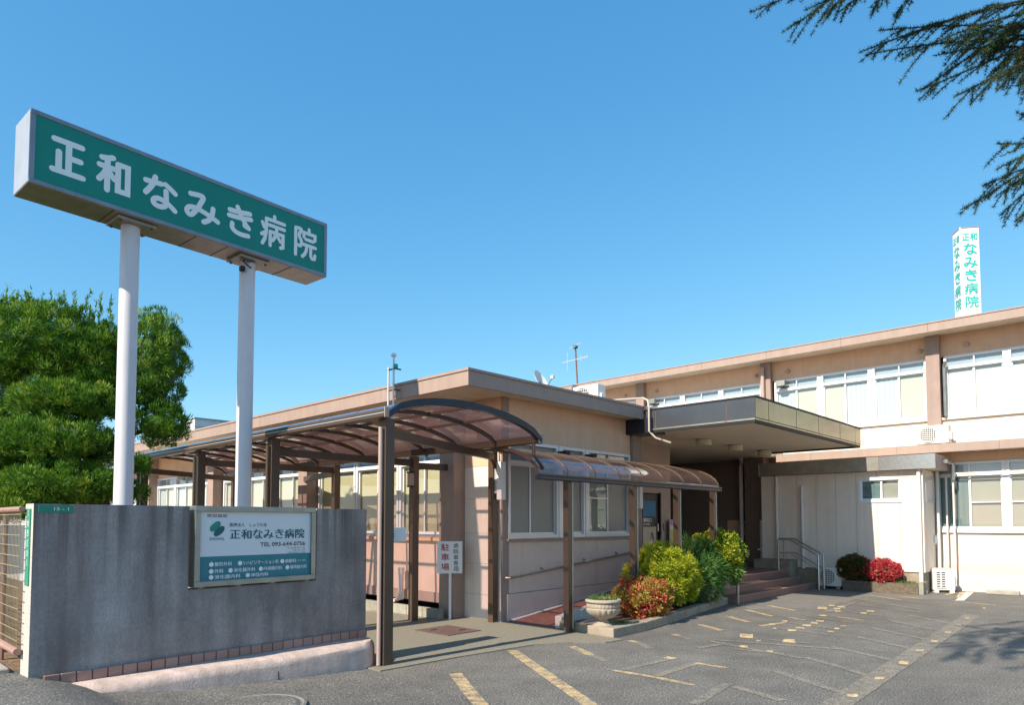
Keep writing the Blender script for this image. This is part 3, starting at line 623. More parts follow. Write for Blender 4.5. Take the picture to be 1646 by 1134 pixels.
# ------------------------------------------------------------------ windows
def window(parent, ax, W, a0, a1, z0, z1, zt, thin, blinds, dz=.06, fm='alu_white', gl='window_glass', bar=None, transom='transom_grey', transoms=2):
    """a0..a1 along the wall; frame standing 2 cm proud of plane W, panes set back, blinds behind them"""
    def bx(mb, p0, p1, q0, q1, d0, d1):
        return mb.box(W-d1, W-d0, p0, p1, q0, q1) if ax == 'x' else mb.box(p0, p1, W-d1, W-d0, q0, q1)
    t = .05; mb = MB()
    bx(mb, a0, a1, z1-t, z1, -.08, .02); bx(mb, a0, a1, z0, z0+t, -.08, .022)
    bx(mb, a0, a0+t, z0+t, z1-t, -.08, .02); bx(mb, a1-t, a1, z0+t, z1-t, -.08, .02)
    if zt: bx(mb, a0+t, a1-t, zt-.03, zt+.03, -.08, .024)
    wf_ = mb.build('window', fm, parent)
    zm = zt-.03 if zt else z1-t
    cuts = [a0+t]+list(thin)+[a1-t]
    for i in range(len(cuts)-1):
        c0, c1 = cuts[i], cuts[i+1]; off = .012 if i % 2 else 0
        mb = MB(); s = .022
        bx(mb, c0, c0+s, z0+t, zm, -.045-off, -.01-off); bx(mb, c1-s, c1, z0+t, zm, -.045-off, -.01-off)
        bx(mb, c0+s, c1-s, z0+t, z0+t+.04, -.045-off, -.01-off); bx(mb, c0+s, c1-s, zm-s, zm, -.045-off, -.01-off)
        if bar and bar[i]: bx(mb, c0+s, c1-s, bar[i]-.012, bar[i]+.012, -.044-off, -.011-off)
        mb.build('sash', fm, wf_)
        mb = MB(); bx(mb, c0+s, c1-s, z0+t+.04, zm-s, -.030-off, -.026-off); mb.build('pane', gl if isinstance(gl, str) else gl[i], wf_)
        b = blinds[i % len(blinds)]
        mb = MB(); bx(mb, c0, c1, z0+t, zm, -.075, -.068); mb.build('blind', b, wf_)
    if zt:
        mb = MB(); bx(mb, a0+t, a1-t, zt+.03, z1-t, -.035, -.031); mb.build('transom_pane', gl if isinstance(gl, str) else gl[0], wf_)
        mb = MB(); bx(mb, a0+t, a1-t, zt+.03, z1-t, -.075, -.068); mb.build('transom_blind', transom, wf_)
        for k in range(1, transoms):
            x = a0+(a1-a0)*k/transoms; mb = MB(); bx(mb, x-.012, x+.012, zt+.03, z1-t, -.06, .0); mb.build('transom_bar', fm, wf_)
    return wf_
# ------------------------------------------------------------------ single-storey wing
wg = thing('hospital_wing', 'single-storey beige hospital wing with a flat roof and pink-brown fascia', 'building', (7.4, 7.2, 0))
WX, WY, YE = 7.37, 7.2, 24.0
# long side facing the shelter
box1('upper_wall', 'stucco', wg, WX, WX+.15, 8.35, YE, 2.76, 3.40)
box1('lower_wall', 'pink_panel', wg, WX, WX+.15, 8.35, YE, .345, 1.19)
box1('base_band', 'pink_band', wg, WX-.02, WX+.15, 8.35, YE, .18, .343)
box1('sill', 'stucco', wg, WX-.07, WX+.15, 8.35, YE, 1.19, 1.245)
box1('underfloor_shade', 'black_void', wg, WX+.5, WX+.6, 7.6, YE, -.1, .18)  # black sheet painted in for the shade below the floor
# corner wall panels
cy = [7.215, 8.0]
for z0, z1, m in ((.0, .385, 'siding'), (.389, .86, 'siding'), (.864, 1.325, 'siding'), (1.329, 1.86, 'siding'), (1.864, 2.36, 'siding'), (2.364, 3.40, 'stucco')):
    box1('wall_panel', m, wg, WX-.01, WX+.12, cy[0]+.002, 8.02, z0, z1)
box1('corner_column', 'column_paint', wg, WX-.004, WX+.14, WY-.01, cy[0], 0, 3.40)
for y in (8.01, 12.43, 16.85, 21.2):
    box1('column', 'column_paint', wg, 7.12, WX+.05, y, y+.34, -.05, 3.40)
for k, y in enumerate((8.39, 12.80, 17.22)):
    for j in range(3):
        a0 = y+j*1.34
        bl = [['blind_olive', 'blind_olive'], ['blind_olive', 'blind_cream'], ['blind_cream', 'curtain_cyan']][k]
        window(wg, 'x', WX, a0, a0+1.31, 1.25, 2.755, 2.50, [a0+.66], bl, transom='transom_grey')
    box1('mullion_post', 'alu', wg, WX-.012, WX+.1, y+1.312, y+1.338, 1.246, 2.755); box1('mullion_post', 'alu', wg, WX-.012, WX+.1, y+2.652, y+2.678, 1.246, 2.755)
for y in (19.3, 22.2):
    o = MB().lathe((WX-.06, y, 2.62), [(.02, 0), (.10, .02), (.12, .1), (.06, .16), (.02, .17)], 14).build('vent_hood', 'dull_steel', wg, smooth=True)
# short side with frosted windows facing the ramp
box1('upper_wall', 'stucco', wg, 7.48, 10.80, WY, WY+.15, 2.76, 3.40)
box1('window_sill', 'column_paint', wg, 7.46, 10.82, WY-.05, WY+.15, 1.20, 1.245)
xs = [7.46, 9.75, 10.84]
for i in range(2):
    box1('wall_panel', 'pink_panel', wg, xs[i]+.003, xs[i+1]-.003, WY, WY+.12, .42, 1.2)
xs = [7.46, 8.7, 10.0, 11.0]
for i in range(3): box1('base_panel', 'pink_panel', wg, xs[i]+.003, xs[i+1]-.003, WY-.03, WY+.12, -.05, .412)
box1('wall_backing', 'mortar', wg, 7.5, 10.8, WY+.121, WY+.15, 0, 1.19)
fz = 'frosted_glass'
window(wg, 'y', WY, 7.49, 8.68, 1.246, 2.755, 2.42, [8.02], ['blind_grey'], gl=fz, fm='alu', transom='transom_grey')
window(wg, 'y', WY, 8.74, 9.40, 1.246, 2.755, 2.42, [], ['blind_grey'], gl=fz, fm='alu', transom='transom_grey', transoms=1)
window(wg, 'y', WY, 9.46, 10.78, 1.246, 2.755, 2.42, [10.10], ['blind_grey', 'blind_grey'], gl=['window_glass', fz], fm='alu', bar=[1.92, None], transom='transom_grey')
box1('mullion_post', 'alu', wg, 8.682, 8.738, WY-.03, WY+.1, 1.246, 2.755); box1('mullion_post', 'alu', wg, 9.402, 9.458, WY-.03, WY+.1, 1.246, 2.755)
box1('end_column', 'column_paint', wg, 10.82, 11.10, WY-.06, WY+.25, 0, 3.12)
box1('shaded_fascia_end', 'navy_trim', wg, 10.66, 11.14, WY-.55, WY+.2, 3.122, 3.39)  # end of the fascia in shade, its darkness put into the navy colour
# roof: soffit slab, fascia pieces, cap flashing, deck
box1('soffit', 'soffit', wg, 6.34, 10.68, 6.84, YE, 3.402, 3.44)
yy = 6.82
for i in range(9):
    y1 = yy+2.0; box1('fascia_panel', 'fascia', wg, 6.32, 6.36, yy+(.0 if i == 0 else .002), y1-.002, 3.375, 3.575); box1('cap_flashing', 'fascia', wg, 6.305, 6.42, yy-(.015 if i == 0 else -.002), y1-.002, 3.578, 3.615); yy = y1
xx = 6.36
for i in range(3):
    x1 = [7.9, 9.4, 10.70][i]; box1('fascia_panel', 'fascia', wg, xx+.002, x1-.002, 6.82, 6.86, 3.375, 3.575); box1('cap_flashing', 'fascia', wg, (6.422 if i == 0 else xx+.002), x1-.002, 6.805, 6.92, 3.5781, 3.6151); xx = x1
box1('roof_deck', 'roof_deck', wg, 6.37, 17.4, 7.1, YE, 3.442, 3.57)
box1('roof_deck', 'roof_deck', wg, 6.37, 10.68, 6.87, 7.1, 3.442, 3.57)
# conduits and fittings on the wing
t = thing('wall_pipe', 'stubby white plastic pipe standing against the wing wall behind the shelter post', 'pipe', (7.25, 9.5, 0))
MB().tube([(7.25, 9.5, .18), (7.25, 9.5, .62)], .045, 12).build('pipe', 'pvc_white', t, smooth=True); MB().tube([(7.25, 9.5, .60), (7.25, 9.5, .72)], .055, 12).build('collar', 'pvc_white', t, smooth=True)
MB().tube([(7.25, 9.5, .20), (7.05, 9.45, .18)], .03, 8).build('elbow', 'pvc_white', t, smooth=True)
t = thing('block_border', 'row of concrete edging blocks at the foot of the wing under the shelter', 'edging', (6.98, 10, 0))
src = None
for i in range(14):
    y = 8.1+i*.40
    if i == 0: src = MB().box(6.90, 7.01, y+.005, y+.395, .0, .155).build('block', 'block', t, bev=.008)
    else:
        o = inst('block', src, t, Vector((0, i*.40, random.uniform(-.006, .006)))+ORG[t.name]); b = o.modifiers.new('bevel', 'BEVEL'); b.width = .008; b.segments = 2
for nm, x, y, z0, z1, lab in (('light_fixture', 7.27, 7.13, 1.83, 2.40, 'tall white boxed light fixture on the wing corner column'), ('light_fixture', 10.92, 7.09, 1.75, 2.16, 'short white light fixture on the column beside the entrance')):
    t = thing(nm, lab, 'light fixture', (x, y, z0))
    MB().box(x-.04, x+.06, y-.05, y+.05, z0, z1).build('housing', 'plastic_white', t, bev=.01); MB().box(x-.02, x+.04, y+.05, y+.13, z0+.1, z1-.1).build('bracket', 'alu', t)
    MB().tube([(x, y+.05, z1), (x, y+.05, z1+.3)], .012, 8).build('conduit', 'pvc_white', t, smooth=True)
t = thing('junction_box', 'small grey box fixed high on the second brown shelter post', 'box', (6.48, 8.25, 2.0))
MB().box(6.42, 6.49, 8.20, 8.28, 2.05, 2.24).build('body', 'pvc_pink', t, bev=.006); MB().box(6.415, 6.495, 8.195, 8.285, 2.24, 2.265).build('lid', 'dark', t); MB().box(6.415, 6.495, 8.195, 8.285, 2.03, 2.05).build('base', 'dark', t)

# roof antenna pipes on the fascia
t = thing('roof_mast', 'pair of thin steel pipes with a white cap clamped to the wing fascia', 'mast', (6.2, 8.43, 2.9))
MB().tube([(6.22, 8.50, 2.9), (6.22, 8.50, 3.86)], .016, 8).build('pipe', 'alu', t, smooth=True)
MB().tube([(6.22, 8.37, 2.9), (6.22, 8.37, 4.0)], .016, 8).build('pipe', 'alu', t, smooth=True)
MB().lathe((6.22, 8.37, 4.0), [(.018, 0), (.04, .01), (.045, .03), (.03, .055), (.01, .065)], 14).build('cap', 'plastic_white', t, smooth=True)
for z in (3.50, 3.82): MB().tube([(6.22, 8.53, z), (6.22, 8.34, z), (6.33, 8.34, z)], .012, 6).build('clamp', 'rust' if z < 3.6 else 'dark', t)
MB().tube([(6.22, 8.37, 3.82), (6.14, 8.22, 3.82)], .010, 6).build('arm', 'dark', t)
MB().lathe((6.13, 8.20, 3.785), [(.01, 0), (.035, .01), (.035, .06), (.01, .07)], 12).build('insulator', 'pylon_ink', t, smooth=True)

# ------------------------------------------------------------------ barrel-roofed walkway shelter
sh = thing('walkway_shelter', 'brown aluminium walkway shelter with an arched tinted acrylic roof', 'shelter', (5.4, 5.9, 0))
XL, XR, YF, YB = 4.22, 6.62, 5.78, 14.9
def arch(x): 
    u = (x-XL)/(XR-XL); return 2.64+.27*max(0, 1-(2*u-1)**2)**.62-.07*u
def archpts(n=14, off=0, x0=XL, x1=XR): return [(x0+(x1-x0)*i/n, arch(x0+(x1-x0)*i/n)+off) for i in range(n+1)]
for y in (5.95, 8.42, 10.75, 13.2):
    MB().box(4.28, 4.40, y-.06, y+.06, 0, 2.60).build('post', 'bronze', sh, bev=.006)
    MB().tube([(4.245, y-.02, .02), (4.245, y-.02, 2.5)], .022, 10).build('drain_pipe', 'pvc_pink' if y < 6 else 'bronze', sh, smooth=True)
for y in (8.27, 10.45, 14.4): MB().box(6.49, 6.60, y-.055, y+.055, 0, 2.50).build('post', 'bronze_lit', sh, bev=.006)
MB().box(7.215, 7.325, 7.24, 7.345, 0, 2.56).build('corner_post', 'bronze_lit', sh, bev=.006)
for a, b in (((4.38, 5.97, 2.45), (7.24, 7.27, 2.48)), ((4.38, 8.42, 2.42), (6.55, 8.27, 2.40)), ((4.38, 10.75, 2.42), (6.55, 10.45, 2.40)), ((4.38, 13.2, 2.42), (6.55, 14.2, 2.40)), ((6.55, 8.27, 2.36), (7.12, 8.18, 2.36)), ((6.55, 10.45, 2.36), (7.12, 12.5, 2.36))):
    MB().bar(a, b, .06, .10).build('cross_beam', 'bronze', sh)
MB().box(XL-.05, XL+.06, YF-.02, YB, 2.585, 2.675).build('gutter', 'bronze', sh, bev=.012); MB().box(XL-.056, XL-.051, YF-.02, YB, 2.625, 2.632).build('gutter_lip', 'alu', sh)
MB().box(XR-.06, XR+.05, YF-.02, YB, 2.515, 2.615).build('gutter', 'bronze', sh, bev=.012)
for x in (XL-.05, XR-.06): MB().box(x-.003, x+.113, YF-.03, YF-.021, 2.58 if x < 5 else 2.51, 2.685 if x < 5 else 2.625).build('gutter_cap', 'pink_band', sh)
ys = [YF+.76*i for i in range(13)]
for i, y in enumerate(ys):
    mb = MB(); P = archpts(16, -.02 if i else .01); hw = .035 if i == 0 else .022; hh = .075 if i == 0 else .05
    vs = []
    for x, z in P: vs += [(x, y-hw, z), (x, y+hw, z), (x, y+hw, z-hh), (x, y-hw, z-hh)]
    fs = [(k*4+j, k*4+(j+1) % 4, k*4+4+(j+1) % 4, k*4+4+j) for k in range(16) for j in range(4)]+[(3, 2, 1, 0), tuple(64+j for j in range(4))]
    mb.add(vs, [tuple(reversed(f)) for f in fs]).build('front_arch' if i == 0 else 'rib', 'navy_trim' if i == 0 else 'bronze', sh)
for u in (.27, .5, .73):
    x = XL+(XR-XL)*u; MB().box(x-.016, x+.016, YF, ys[-1], arch(x)-.05, arch(x)-.021).build('purlin', 'bronze', sh)
MB().bar((XL+.02, YF+.02, arch(XL)+.02), (XL+.02, YB, arch(XL)+.02), .03, .03).build('edge_trim', 'navy_trim', sh)
for i in range(12):
    P = archpts(14); y0, y1 = ys[i]+.012, ys[i+1]-.012
    mb = MB(); mb.v = [(x, y, z+.0) for x, z in P for y in (y0, y1)]; mb.f = [(2*k, 2*k+1, 2*k+3, 2*k+2) for k in range(14)]; mb.f = [tuple(reversed(f)) for f in mb.f]; mb.m = [0]*14
    mb.build('roof_panel', 'acrylic_brown', sh, smooth=True)
MB().tube([(6.55, 5.83, 2.51), (6.55, 5.83, 2.36), (6.66, 5.82, 2.26), (6.74, 5.84, 2.20)], .022, 10).build('outlet_pipe', 'bronze', sh, smooth=True)

# mirror board on the front post
t = thing('notice_plate', 'blank white tilted plate clamped behind the front shelter post', 'plate', (4.62, 6.1, 1.4))
mb = MB(); mb.prism([(4.44, 6.02), (4.45, 6.01), (4.63, 5.98), (4.64, 5.995)], 1.29, 1.44).build('plate', 'plastic_white', t, bev=.004)
MB().box(4.39, 4.46, 5.97, 6.03, 1.33, 1.38).build('clamp', 'dark', t)

# parking sign
t = thing('parking_sign', 'white parking sign on a thin pole, red and black vertical characters, by the wing corner', 'sign', (7.02, 8.0, 0))
MB().tube([(7.0, 7.95, 0), (7.0, 7.95, 1.19)], .021, 12).build('pole', 'plastic_white', t, smooth=True)
sa = math.atan2(7.80-8.06, 7.15-6.86); su = Vector((math.cos(sa), math.sin(sa), 0)); sn = Vector((su.y, -su.x, 0)); so_ = Vector((6.84, 8.07, .715))
def fps(u, v, d): q = so_+su*u+Vector((0, 0, v))+sn*(d+.0); return (q.x, q.y, q.z)
mb = MB(); mb.add([fps(0, 0, 0), fps(.385, 0, 0), fps(.385, .49, 0), fps(0, .49, 0), fps(0, 0, -.012), fps(.385, 0, -.012), fps(.385, .49, -.012), fps(0, .49, -.012)], [(0,1,2,3),(7,6,5,4),(0,4,5,1),(1,5,6,2),(2,6,7,3),(3,7,4,0)]).build('panel', 'plastic_white', t)
for i, ch in enumerate('駐車場'):
    mb = MB(); put_text(mb, ch, fps, .06, .345-i*.15, .185, .455-i*.15, .010); mb.build('character', 'ink_red', t)
for i, ch in enumerate('病院車専用'):
    mb = MB(); put_text(mb, ch, fps, .25, .385-i*.089, .325, .46-i*.089, .004); mb.build('character', 'ink_black', t)

# ------------------------------------------------------------------ ramp, low wall, handrail
rp = thing('access_ramp', 'reddish brown access ramp rising along the wing wall to the entrance', 'ramp', (9.2, 6.75, 0))
mb = MB(); mb.add([(7.48, 6.30, .013), (11.2, 6.30, .40), (11.2, 7.165, .40), (7.48, 7.165, .013), (7.48, 6.3, -.1), (11.2, 6.3, -.1), (11.2, 7.165, -.1), (7.48, 7.165, -.1)], [(0,1,2,3),(0,4,5,1),(1,5,6,2),(2,6,7,3),(3,7,4,0)]).build('surface', 'ramp_red', rp)
mb = MB(); mb.add([(7.5, 7.12, .02), (11.1, 7.12, .395), (11.1, 7.168, .42), (7.5, 7.168, .04)], [(0, 1, 2, 3)]).build('edge_strip', 'ramp_white', rp)
t = thing('ramp_wall', 'low whitish side wall of the ramp behind the stone urn', 'wall', (9.2, 6.25, 0))
mb = MB(); mb.add([(7.52, 6.18, -.1), (11.2, 6.18, -.1), (11.2, 6.18, .62), (7.52, 6.18, .17), (7.52, 6.30, -.1), (11.2, 6.30, -.1), (11.2, 6.30, .62), (7.52, 6.30, .17)], [(0,1,2,3),(7,6,5,4),(0,4,5,1),(1,5,6,2),(2,6,7,3),(3,7,4,0)]).build('wall_body', 'ramp_white', t, bev=.01)
t = thing('ramp_handrail', 'thin brown handrail fixed along the wing wall above the ramp', 'handrail', (9.2, 7.1, .7))
MB().tube([(7.40, 7.15, .665), (7.42, 7.09, .665), (10.75, 7.09, .955)], .019, 10).build('rail', 'dull_steel', t, smooth=True)
for x in (8.25, 9.35, 10.3):
    z = .665+(x-7.42)*.0871; MB().tube([(x, 7.09, z), (x, 7.13, z+.0), (x, 7.2, z+.04)], .012, 6).build('bracket', 'dull_steel', t, smooth=True)
t = thing('porch_handrail', 'short steel handrail beside the side door at the top of the ramp', 'handrail', (11.6, 7.3, .4))
MB().tube([(11.25, 7.0, .40), (11.25, 7.0, 1.16), (11.32, 7.05, 1.22), (12.0, 7.5, 1.28)], .019, 10).build('rail', 'steel', t, smooth=True)
MB().tube([(11.95, 7.47, .40), (11.95, 7.47, 1.27)], .019, 10).build('post', 'steel', t, smooth=True)
MB().tube([(10.95, 6.85, .98), (11.25, 7.0, 1.0)], .019, 10).build('lower_rail', 'steel', t, smooth=True)

# ------------------------------------------------------------------ curved awning over the ramp
aw = thing('ramp_awning', 'low curved awning of brown acrylic panels over the ramp', 'awning', (9.1, 6.4, 0))
AX0, AX1 = 6.62, 11.58
def aprof(k, n=10):
    t_ = math.pi/2*k/n; return (7.06-1.24*math.sin(t_)**1.15, 2.10+.47*math.cos(t_)**.85)
for x in (7.33, 8.93, 10.23, 11.5):
    MB().box(x-.045, x+.045, 5.86, 5.95, 0 if x < 12 else .1, 2.08).build('post', 'bronze', aw, bev=.006)
    MB().tube([(x+.052, 5.87, .05), (x+.052, 5.87, 2.05)], .017, 10).build('drain_pipe', 'dull_steel', aw, smooth=True)
MB().box(AX0-.02, AX1+.02, 5.77, 5.86, 2.05, 2.105).build('gutter', 'navy_trim', aw, bev=.01)
MB().box(AX0-.02, AX1+.02, 5.768, 5.79, 2.106, 2.13).build('front_trim', 'bronze', aw)
MB().box(AX0-.0, AX1, 7.02, 7.10, 2.53, 2.60).build('back_rail', 'bronze', aw, bev=.01)
nb = 8; xs = [AX0+(AX1-AX0)*i/nb for i in range(nb+1)]
for i, x in enumerate(xs):
    mb = MB(); vs = []
    for k in range(11): y, z = aprof(k); vs += [(x-.016, y, z+.012), (x+.016, y, z+.012), (x+.016, y+.01, z-.028), (x-.016, y+.01, z-.028)]
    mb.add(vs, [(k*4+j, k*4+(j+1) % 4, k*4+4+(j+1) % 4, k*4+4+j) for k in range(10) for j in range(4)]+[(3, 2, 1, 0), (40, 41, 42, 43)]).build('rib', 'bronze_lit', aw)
for i in range(nb):
    mb = MB(); mb.v = [(x, *aprof(k)) for k in range(11) for x in (xs[i]+.01, xs[i+1]-.01)]; mb.f = [(2*k, 2*k+2, 2*k+3, 2*k+1) for k in range(10)]; mb.m = [0]*10
    mb.build('roof_panel', 'acrylic_awning', aw, smooth=True)
for x in (8.7, 9.43): MB().box(x-.05, x+.06, 7.0, 7.18, 2.60, 2.66).build('wall_bracket', 'dark', aw)

# ------------------------------------------------------------------ entrance: platform, steps, canopy, recess
en = thing('entrance_steps', 'brown tiled entrance platform with three broad steps', 'steps', (14, 6.3, 0))
mb = MB(); 
for i, (y, z) in enumerate(((5.72, .133), (6.02, .266), (6.32, .40))):
    k = len(mb.f); mb.box(12.0 if i else 11.95, 16.0-.10*i, y, 6.9 if i == 2 else 6.4+.02*i, -.05, z)
    for q in range(k, len(mb.f)): mb.m[q] = 0
    mb.m[k+1] = 1
mb.build('steps', ['step_riser', 'step_tread'], en)
for i, (y, z) in enumerate(((5.72, .133), (6.02, .266), (6.32, .40))):
    MB().box(12.0, 15.995-.10*i, y-.012, y+.04, z-.012, z+.006).build('nosing', 'tile_pink', en)
MB().box(11.1, 17.6, 6.6, 10.8, -.05, .402).build('platform', 'step_tread', en)
MB().box(15.95, 16.43, 6.3, 7.14, -.05, .62).build('side_plinth', 'concrete_kerb', en)
t = thing('step_post', 'short steel post at the near corner of the entrance steps beside the urn', 'post', (11.98, 5.68, 0))
MB().tube([(11.98, 5.68, 0), (11.98, 5.68, .88)], .024, 12).build('post_tube', 'dull_steel', t, smooth=True); MB().lathe((11.98, 5.68, .88), [(.026, 0), (.022, .015), (.008, .022)], 12).build('cap', 'dull_steel', t, smooth=True)
def handrail(x, lab):
    t = thing('step_handrail', lab, 'handrail', (x, 6.0, 0), 0, 'handrails on the entrance steps')
    MB().tube([(x, 6.45, .40), (x, 6.45, 1.08), (x, 6.42, 1.115), (x, 6.20, 1.115), (x, 5.62, .80), (x, 5.56, .76), (x, 5.56, 0)], .021, 12).build('rail', 'steel', t, smooth=True)
    MB().tube([(x, 6.45, .80), (x, 6.18, .80), (x, 5.56, .46)], .016, 10).build('mid_rail', 'steel', t, smooth=True)
handrail(15.70, 'steel handrail on the entrance steps, the one farther from the white annex wall'); handrail(16.02, 'steel handrail on the entrance steps, the one closer to the white annex wall')
cn = thing('entrance_canopy', 'flat entrance canopy with dark metal fascia panels toned grey and olive as reflections', 'canopy', (13.4, 6, 3.1))
CX0, CX1, CY0, CZ0, CZ1 = 10.72, 16.08, 4.74, 3.13, 3.585
box1('soffit_slab', 'canopy_soffit', cn, CX0+.06, CX1-.06, CY0+.06, 7.1, 3.16, 3.50); box1('soffit_slab', 'canopy_soffit', cn, 11.0, 17.62, 7.1, 10.9, 3.161, 3.44)
box1('drip_edge', 'dark', cn, CX0+.01, CX1-.01, CY0+.01, CY0+.06, 3.12, 3.159); box1('drip_edge', 'dark', cn, CX0+.01, CX0+.06, CY0+.061, 6.78, 3.121, 3.1591); box1('drip_edge', 'dark', cn, CX1-.06, CX1-.01, CY0+.061, 7.05, 3.121, 3.1591)
box1('fascia_backing', 'dark', cn, CX0+.008, CX1-.008, CY0+.0065, CY0+.05, 3.162, 3.534)
box1('fascia_backing', 'rust', cn, CX0+.0081, CX0+.05, CY0+.051, 6.82, 3.162, 3.534)
for y0, y1 in ((4.742, 5.235), (5.25, 6.595), (6.61, 6.81)):
    box1('fascia_panel', 'canopy_panel', cn, CX0, CX0+.006, y0, y1, 3.20, 3.53)
    box1('lower_trim', 'dull_steel', cn, CX0-.002, CX0+.005, y0, y1, 3.163, 3.195)
cxs = [CX0+.006, 11.25, 12.45, 13.55, 14.75, 15.7, CX1]
for i in range(6):
    box1('fascia_panel', 'canopy_reflect_olive', cn, cxs[i]+.009, cxs[i+1]-.009, CY0, CY0+.006, 3.207, 3.527)
    box1('lower_trim', 'canopy_reflect_olive', cn, cxs[i]+.009, cxs[i+1]-.009, CY0-.002, CY0+.005, 3.165, 3.192)
box1('fascia_panel', 'canopy_reflect_olive', cn, CX1-.006, CX1, CY0+.007, 7.0, 3.165, 3.53)
box1('cap_flashing', 'dark', cn, CX0-.012, CX1+.012, CY0-.012, 7.08, 3.535, 3.56); box1('roof_deck', 'roof_deck', cn, CX0+.05, CX1-.05, CY0+.05, 7.08, 3.561, 3.575)
for i, (x, y) in enumerate(((12.55, 6.62), (13.95, 6.62), (15.45, 6.62))):
    t = thing('ceiling_light', ['round cream ceiling light under the canopy, the nearest of three', 'round cream ceiling light under the canopy, the middle of three', 'round cream ceiling light under the canopy, the farthest of three'][i], 'ceiling light', (x, y, 3.05), 0, 'ceiling lights under the canopy')
    MB().lathe((x, y, 3.03), [(.14, 0), (.15, .01), (.15, .11)], 24).build('shade', 'lamp_cream', t, smooth=True); MB().lathe((x, y, 3.14), [(.155, 0), (.155, .018)], 24).build('rim', 'dull_steel', t, smooth=True)
# recess walls
rc = thing('entrance_hall', 'dark brown entrance recess with side door and tiled wall behind the awning', 'building', (13.5, 8, .4))
box1('door_wall', 'pink_band', rc, 11.1, 12.22, 7.9, 8.05, .40, 3.16); box1('door_wall', 'pink_band', rc, 12.98, 13.42, 7.9, 8.05, .40, 3.16); box1('door_wall', 'pink_band', rc, 12.22, 12.98, 7.9, 8.05, 2.12, 3.16)
box1('return_wall', 'stucco', rc, 10.95, 11.1, 7.2, 8.05, .40, 3.16)
dr = box1('door', 'door_dark', rc, 12.25, 12.95, 7.93, 7.98, .40, 2.10)
box1('door_frame', 'dark', rc, 12.2, 12.25, 7.88, 7.99, .40, 2.14); box1('door_frame', 'dark', rc, 12.95, 13.0, 7.88, 7.99, .40, 2.14)
box1('door_glass', 'door_blue', dr, 12.33, 12.84, 7.915, 7.93, 1.62, 1.95); box1('door_panel', 'dull_steel', dr, 12.33, 12.84, 7.916, 7.93, .62, 1.40)
MB().tube([(12.88, 7.91, 1.28), (12.88, 7.89, 1.30), (12.88, 7.89, 1.46), (12.88, 7.91, 1.48)], .012, 6).build('door_handle', 'steel', dr)
fd = lambda u, v, d: (u, 7.928-d, v)
mb = MB(); put_text(mb, '通用口', fd, 12.36, 1.50, 12.68, 1.585, .02); put_text(mb, '関係者専用', fd, 12.36, 1.435, 12.62, 1.475, .01); mb.build('lettering', 'sign_white', dr)
box1('intercom', 'dull_steel', rc, 13.10, 13.18, 7.87, 7.90, 1.32, 1.47)
box1('back_wall', 'brown_wall', rc, 13.42, 17.6, 10.6, 10.75, .40, 3.16)
box1('side_wall', 'pillar_tile', rc, 17.50, 17.60, 7.0, 10.6, .40, 3.16)
box1('glass_door', 'dark', rc, 13.6, 15.4, 10.5, 10.58, .40, 2.6); box1('glass_pane', 'window_glass', rc, 13.7, 14.45, 10.47, 10.48, .5, 2.5)
box1('pillar', 'pillar_tile', rc, 17.05, 17.49, 7.35, 7.85, .40, 3.16)
box1('glass_side', 'dark', rc, 13.44, 13.52, 8.06, 10.5, .40, 3.0)
box1('wall_plate', 'stucco', rc, 17.47, 17.499, 8.05, 8.55, 1.15, 1.55)
MB().tube([(17.2, 8.02, .40), (17.2, 8.02, 2.98), (17.1, 7.95, 3.08), (16.95, 7.9, 3.158)], .055, 12).build('downpipe', 'pvc_white', rc, smooth=True)
t = thing('poster_stand', 'white notice stand with a pink heading and yellow column beside the entrance', 'notice stand', (13.4, 7.8, .4))
MB().box(13.20, 13.60, 7.79, 7.81, .75, 1.55).build('board', 'paper_white', t); MB().box(13.22, 13.58, 7.786, 7.789, 1.43, 1.53).build('heading', 'paper_pink', t); MB().box(13.22, 13.36, 7.786, 7.789, .85, 1.35).build('yellow_column', 'paper_yellow', t)
for x in (13.24, 13.56): MB().bar((x, 7.825, .40), (x, 7.825, 1.5), .025, .025).build('leg', 'dull_steel', t)
for z, m in ((1.85, 'paper_white'), (2.1, 'paper_white')): MB().box(13.45, 13.56, 8.055, 8.059, z-.14, z).build('leaflet', m, rc)
t = thing('umbrella_rack', 'dark umbrella rack standing deep in the entrance shade', 'rack', (15.2, 8.9, .4))
for k in range(5):
    MB().tube([(14.9+k*.15, 8.9, .40), (14.9+k*.15, 8.9, .95), (14.94+k*.15, 8.9, 1.02), (14.98+k*.15, 8.9, .96)], .014, 6).build('bar', 'steel' if k % 2 else 'dark', t)
MB().box(14.85, 15.55, 8.8, 9.0, .40, .46).build('base', 'dark', t)
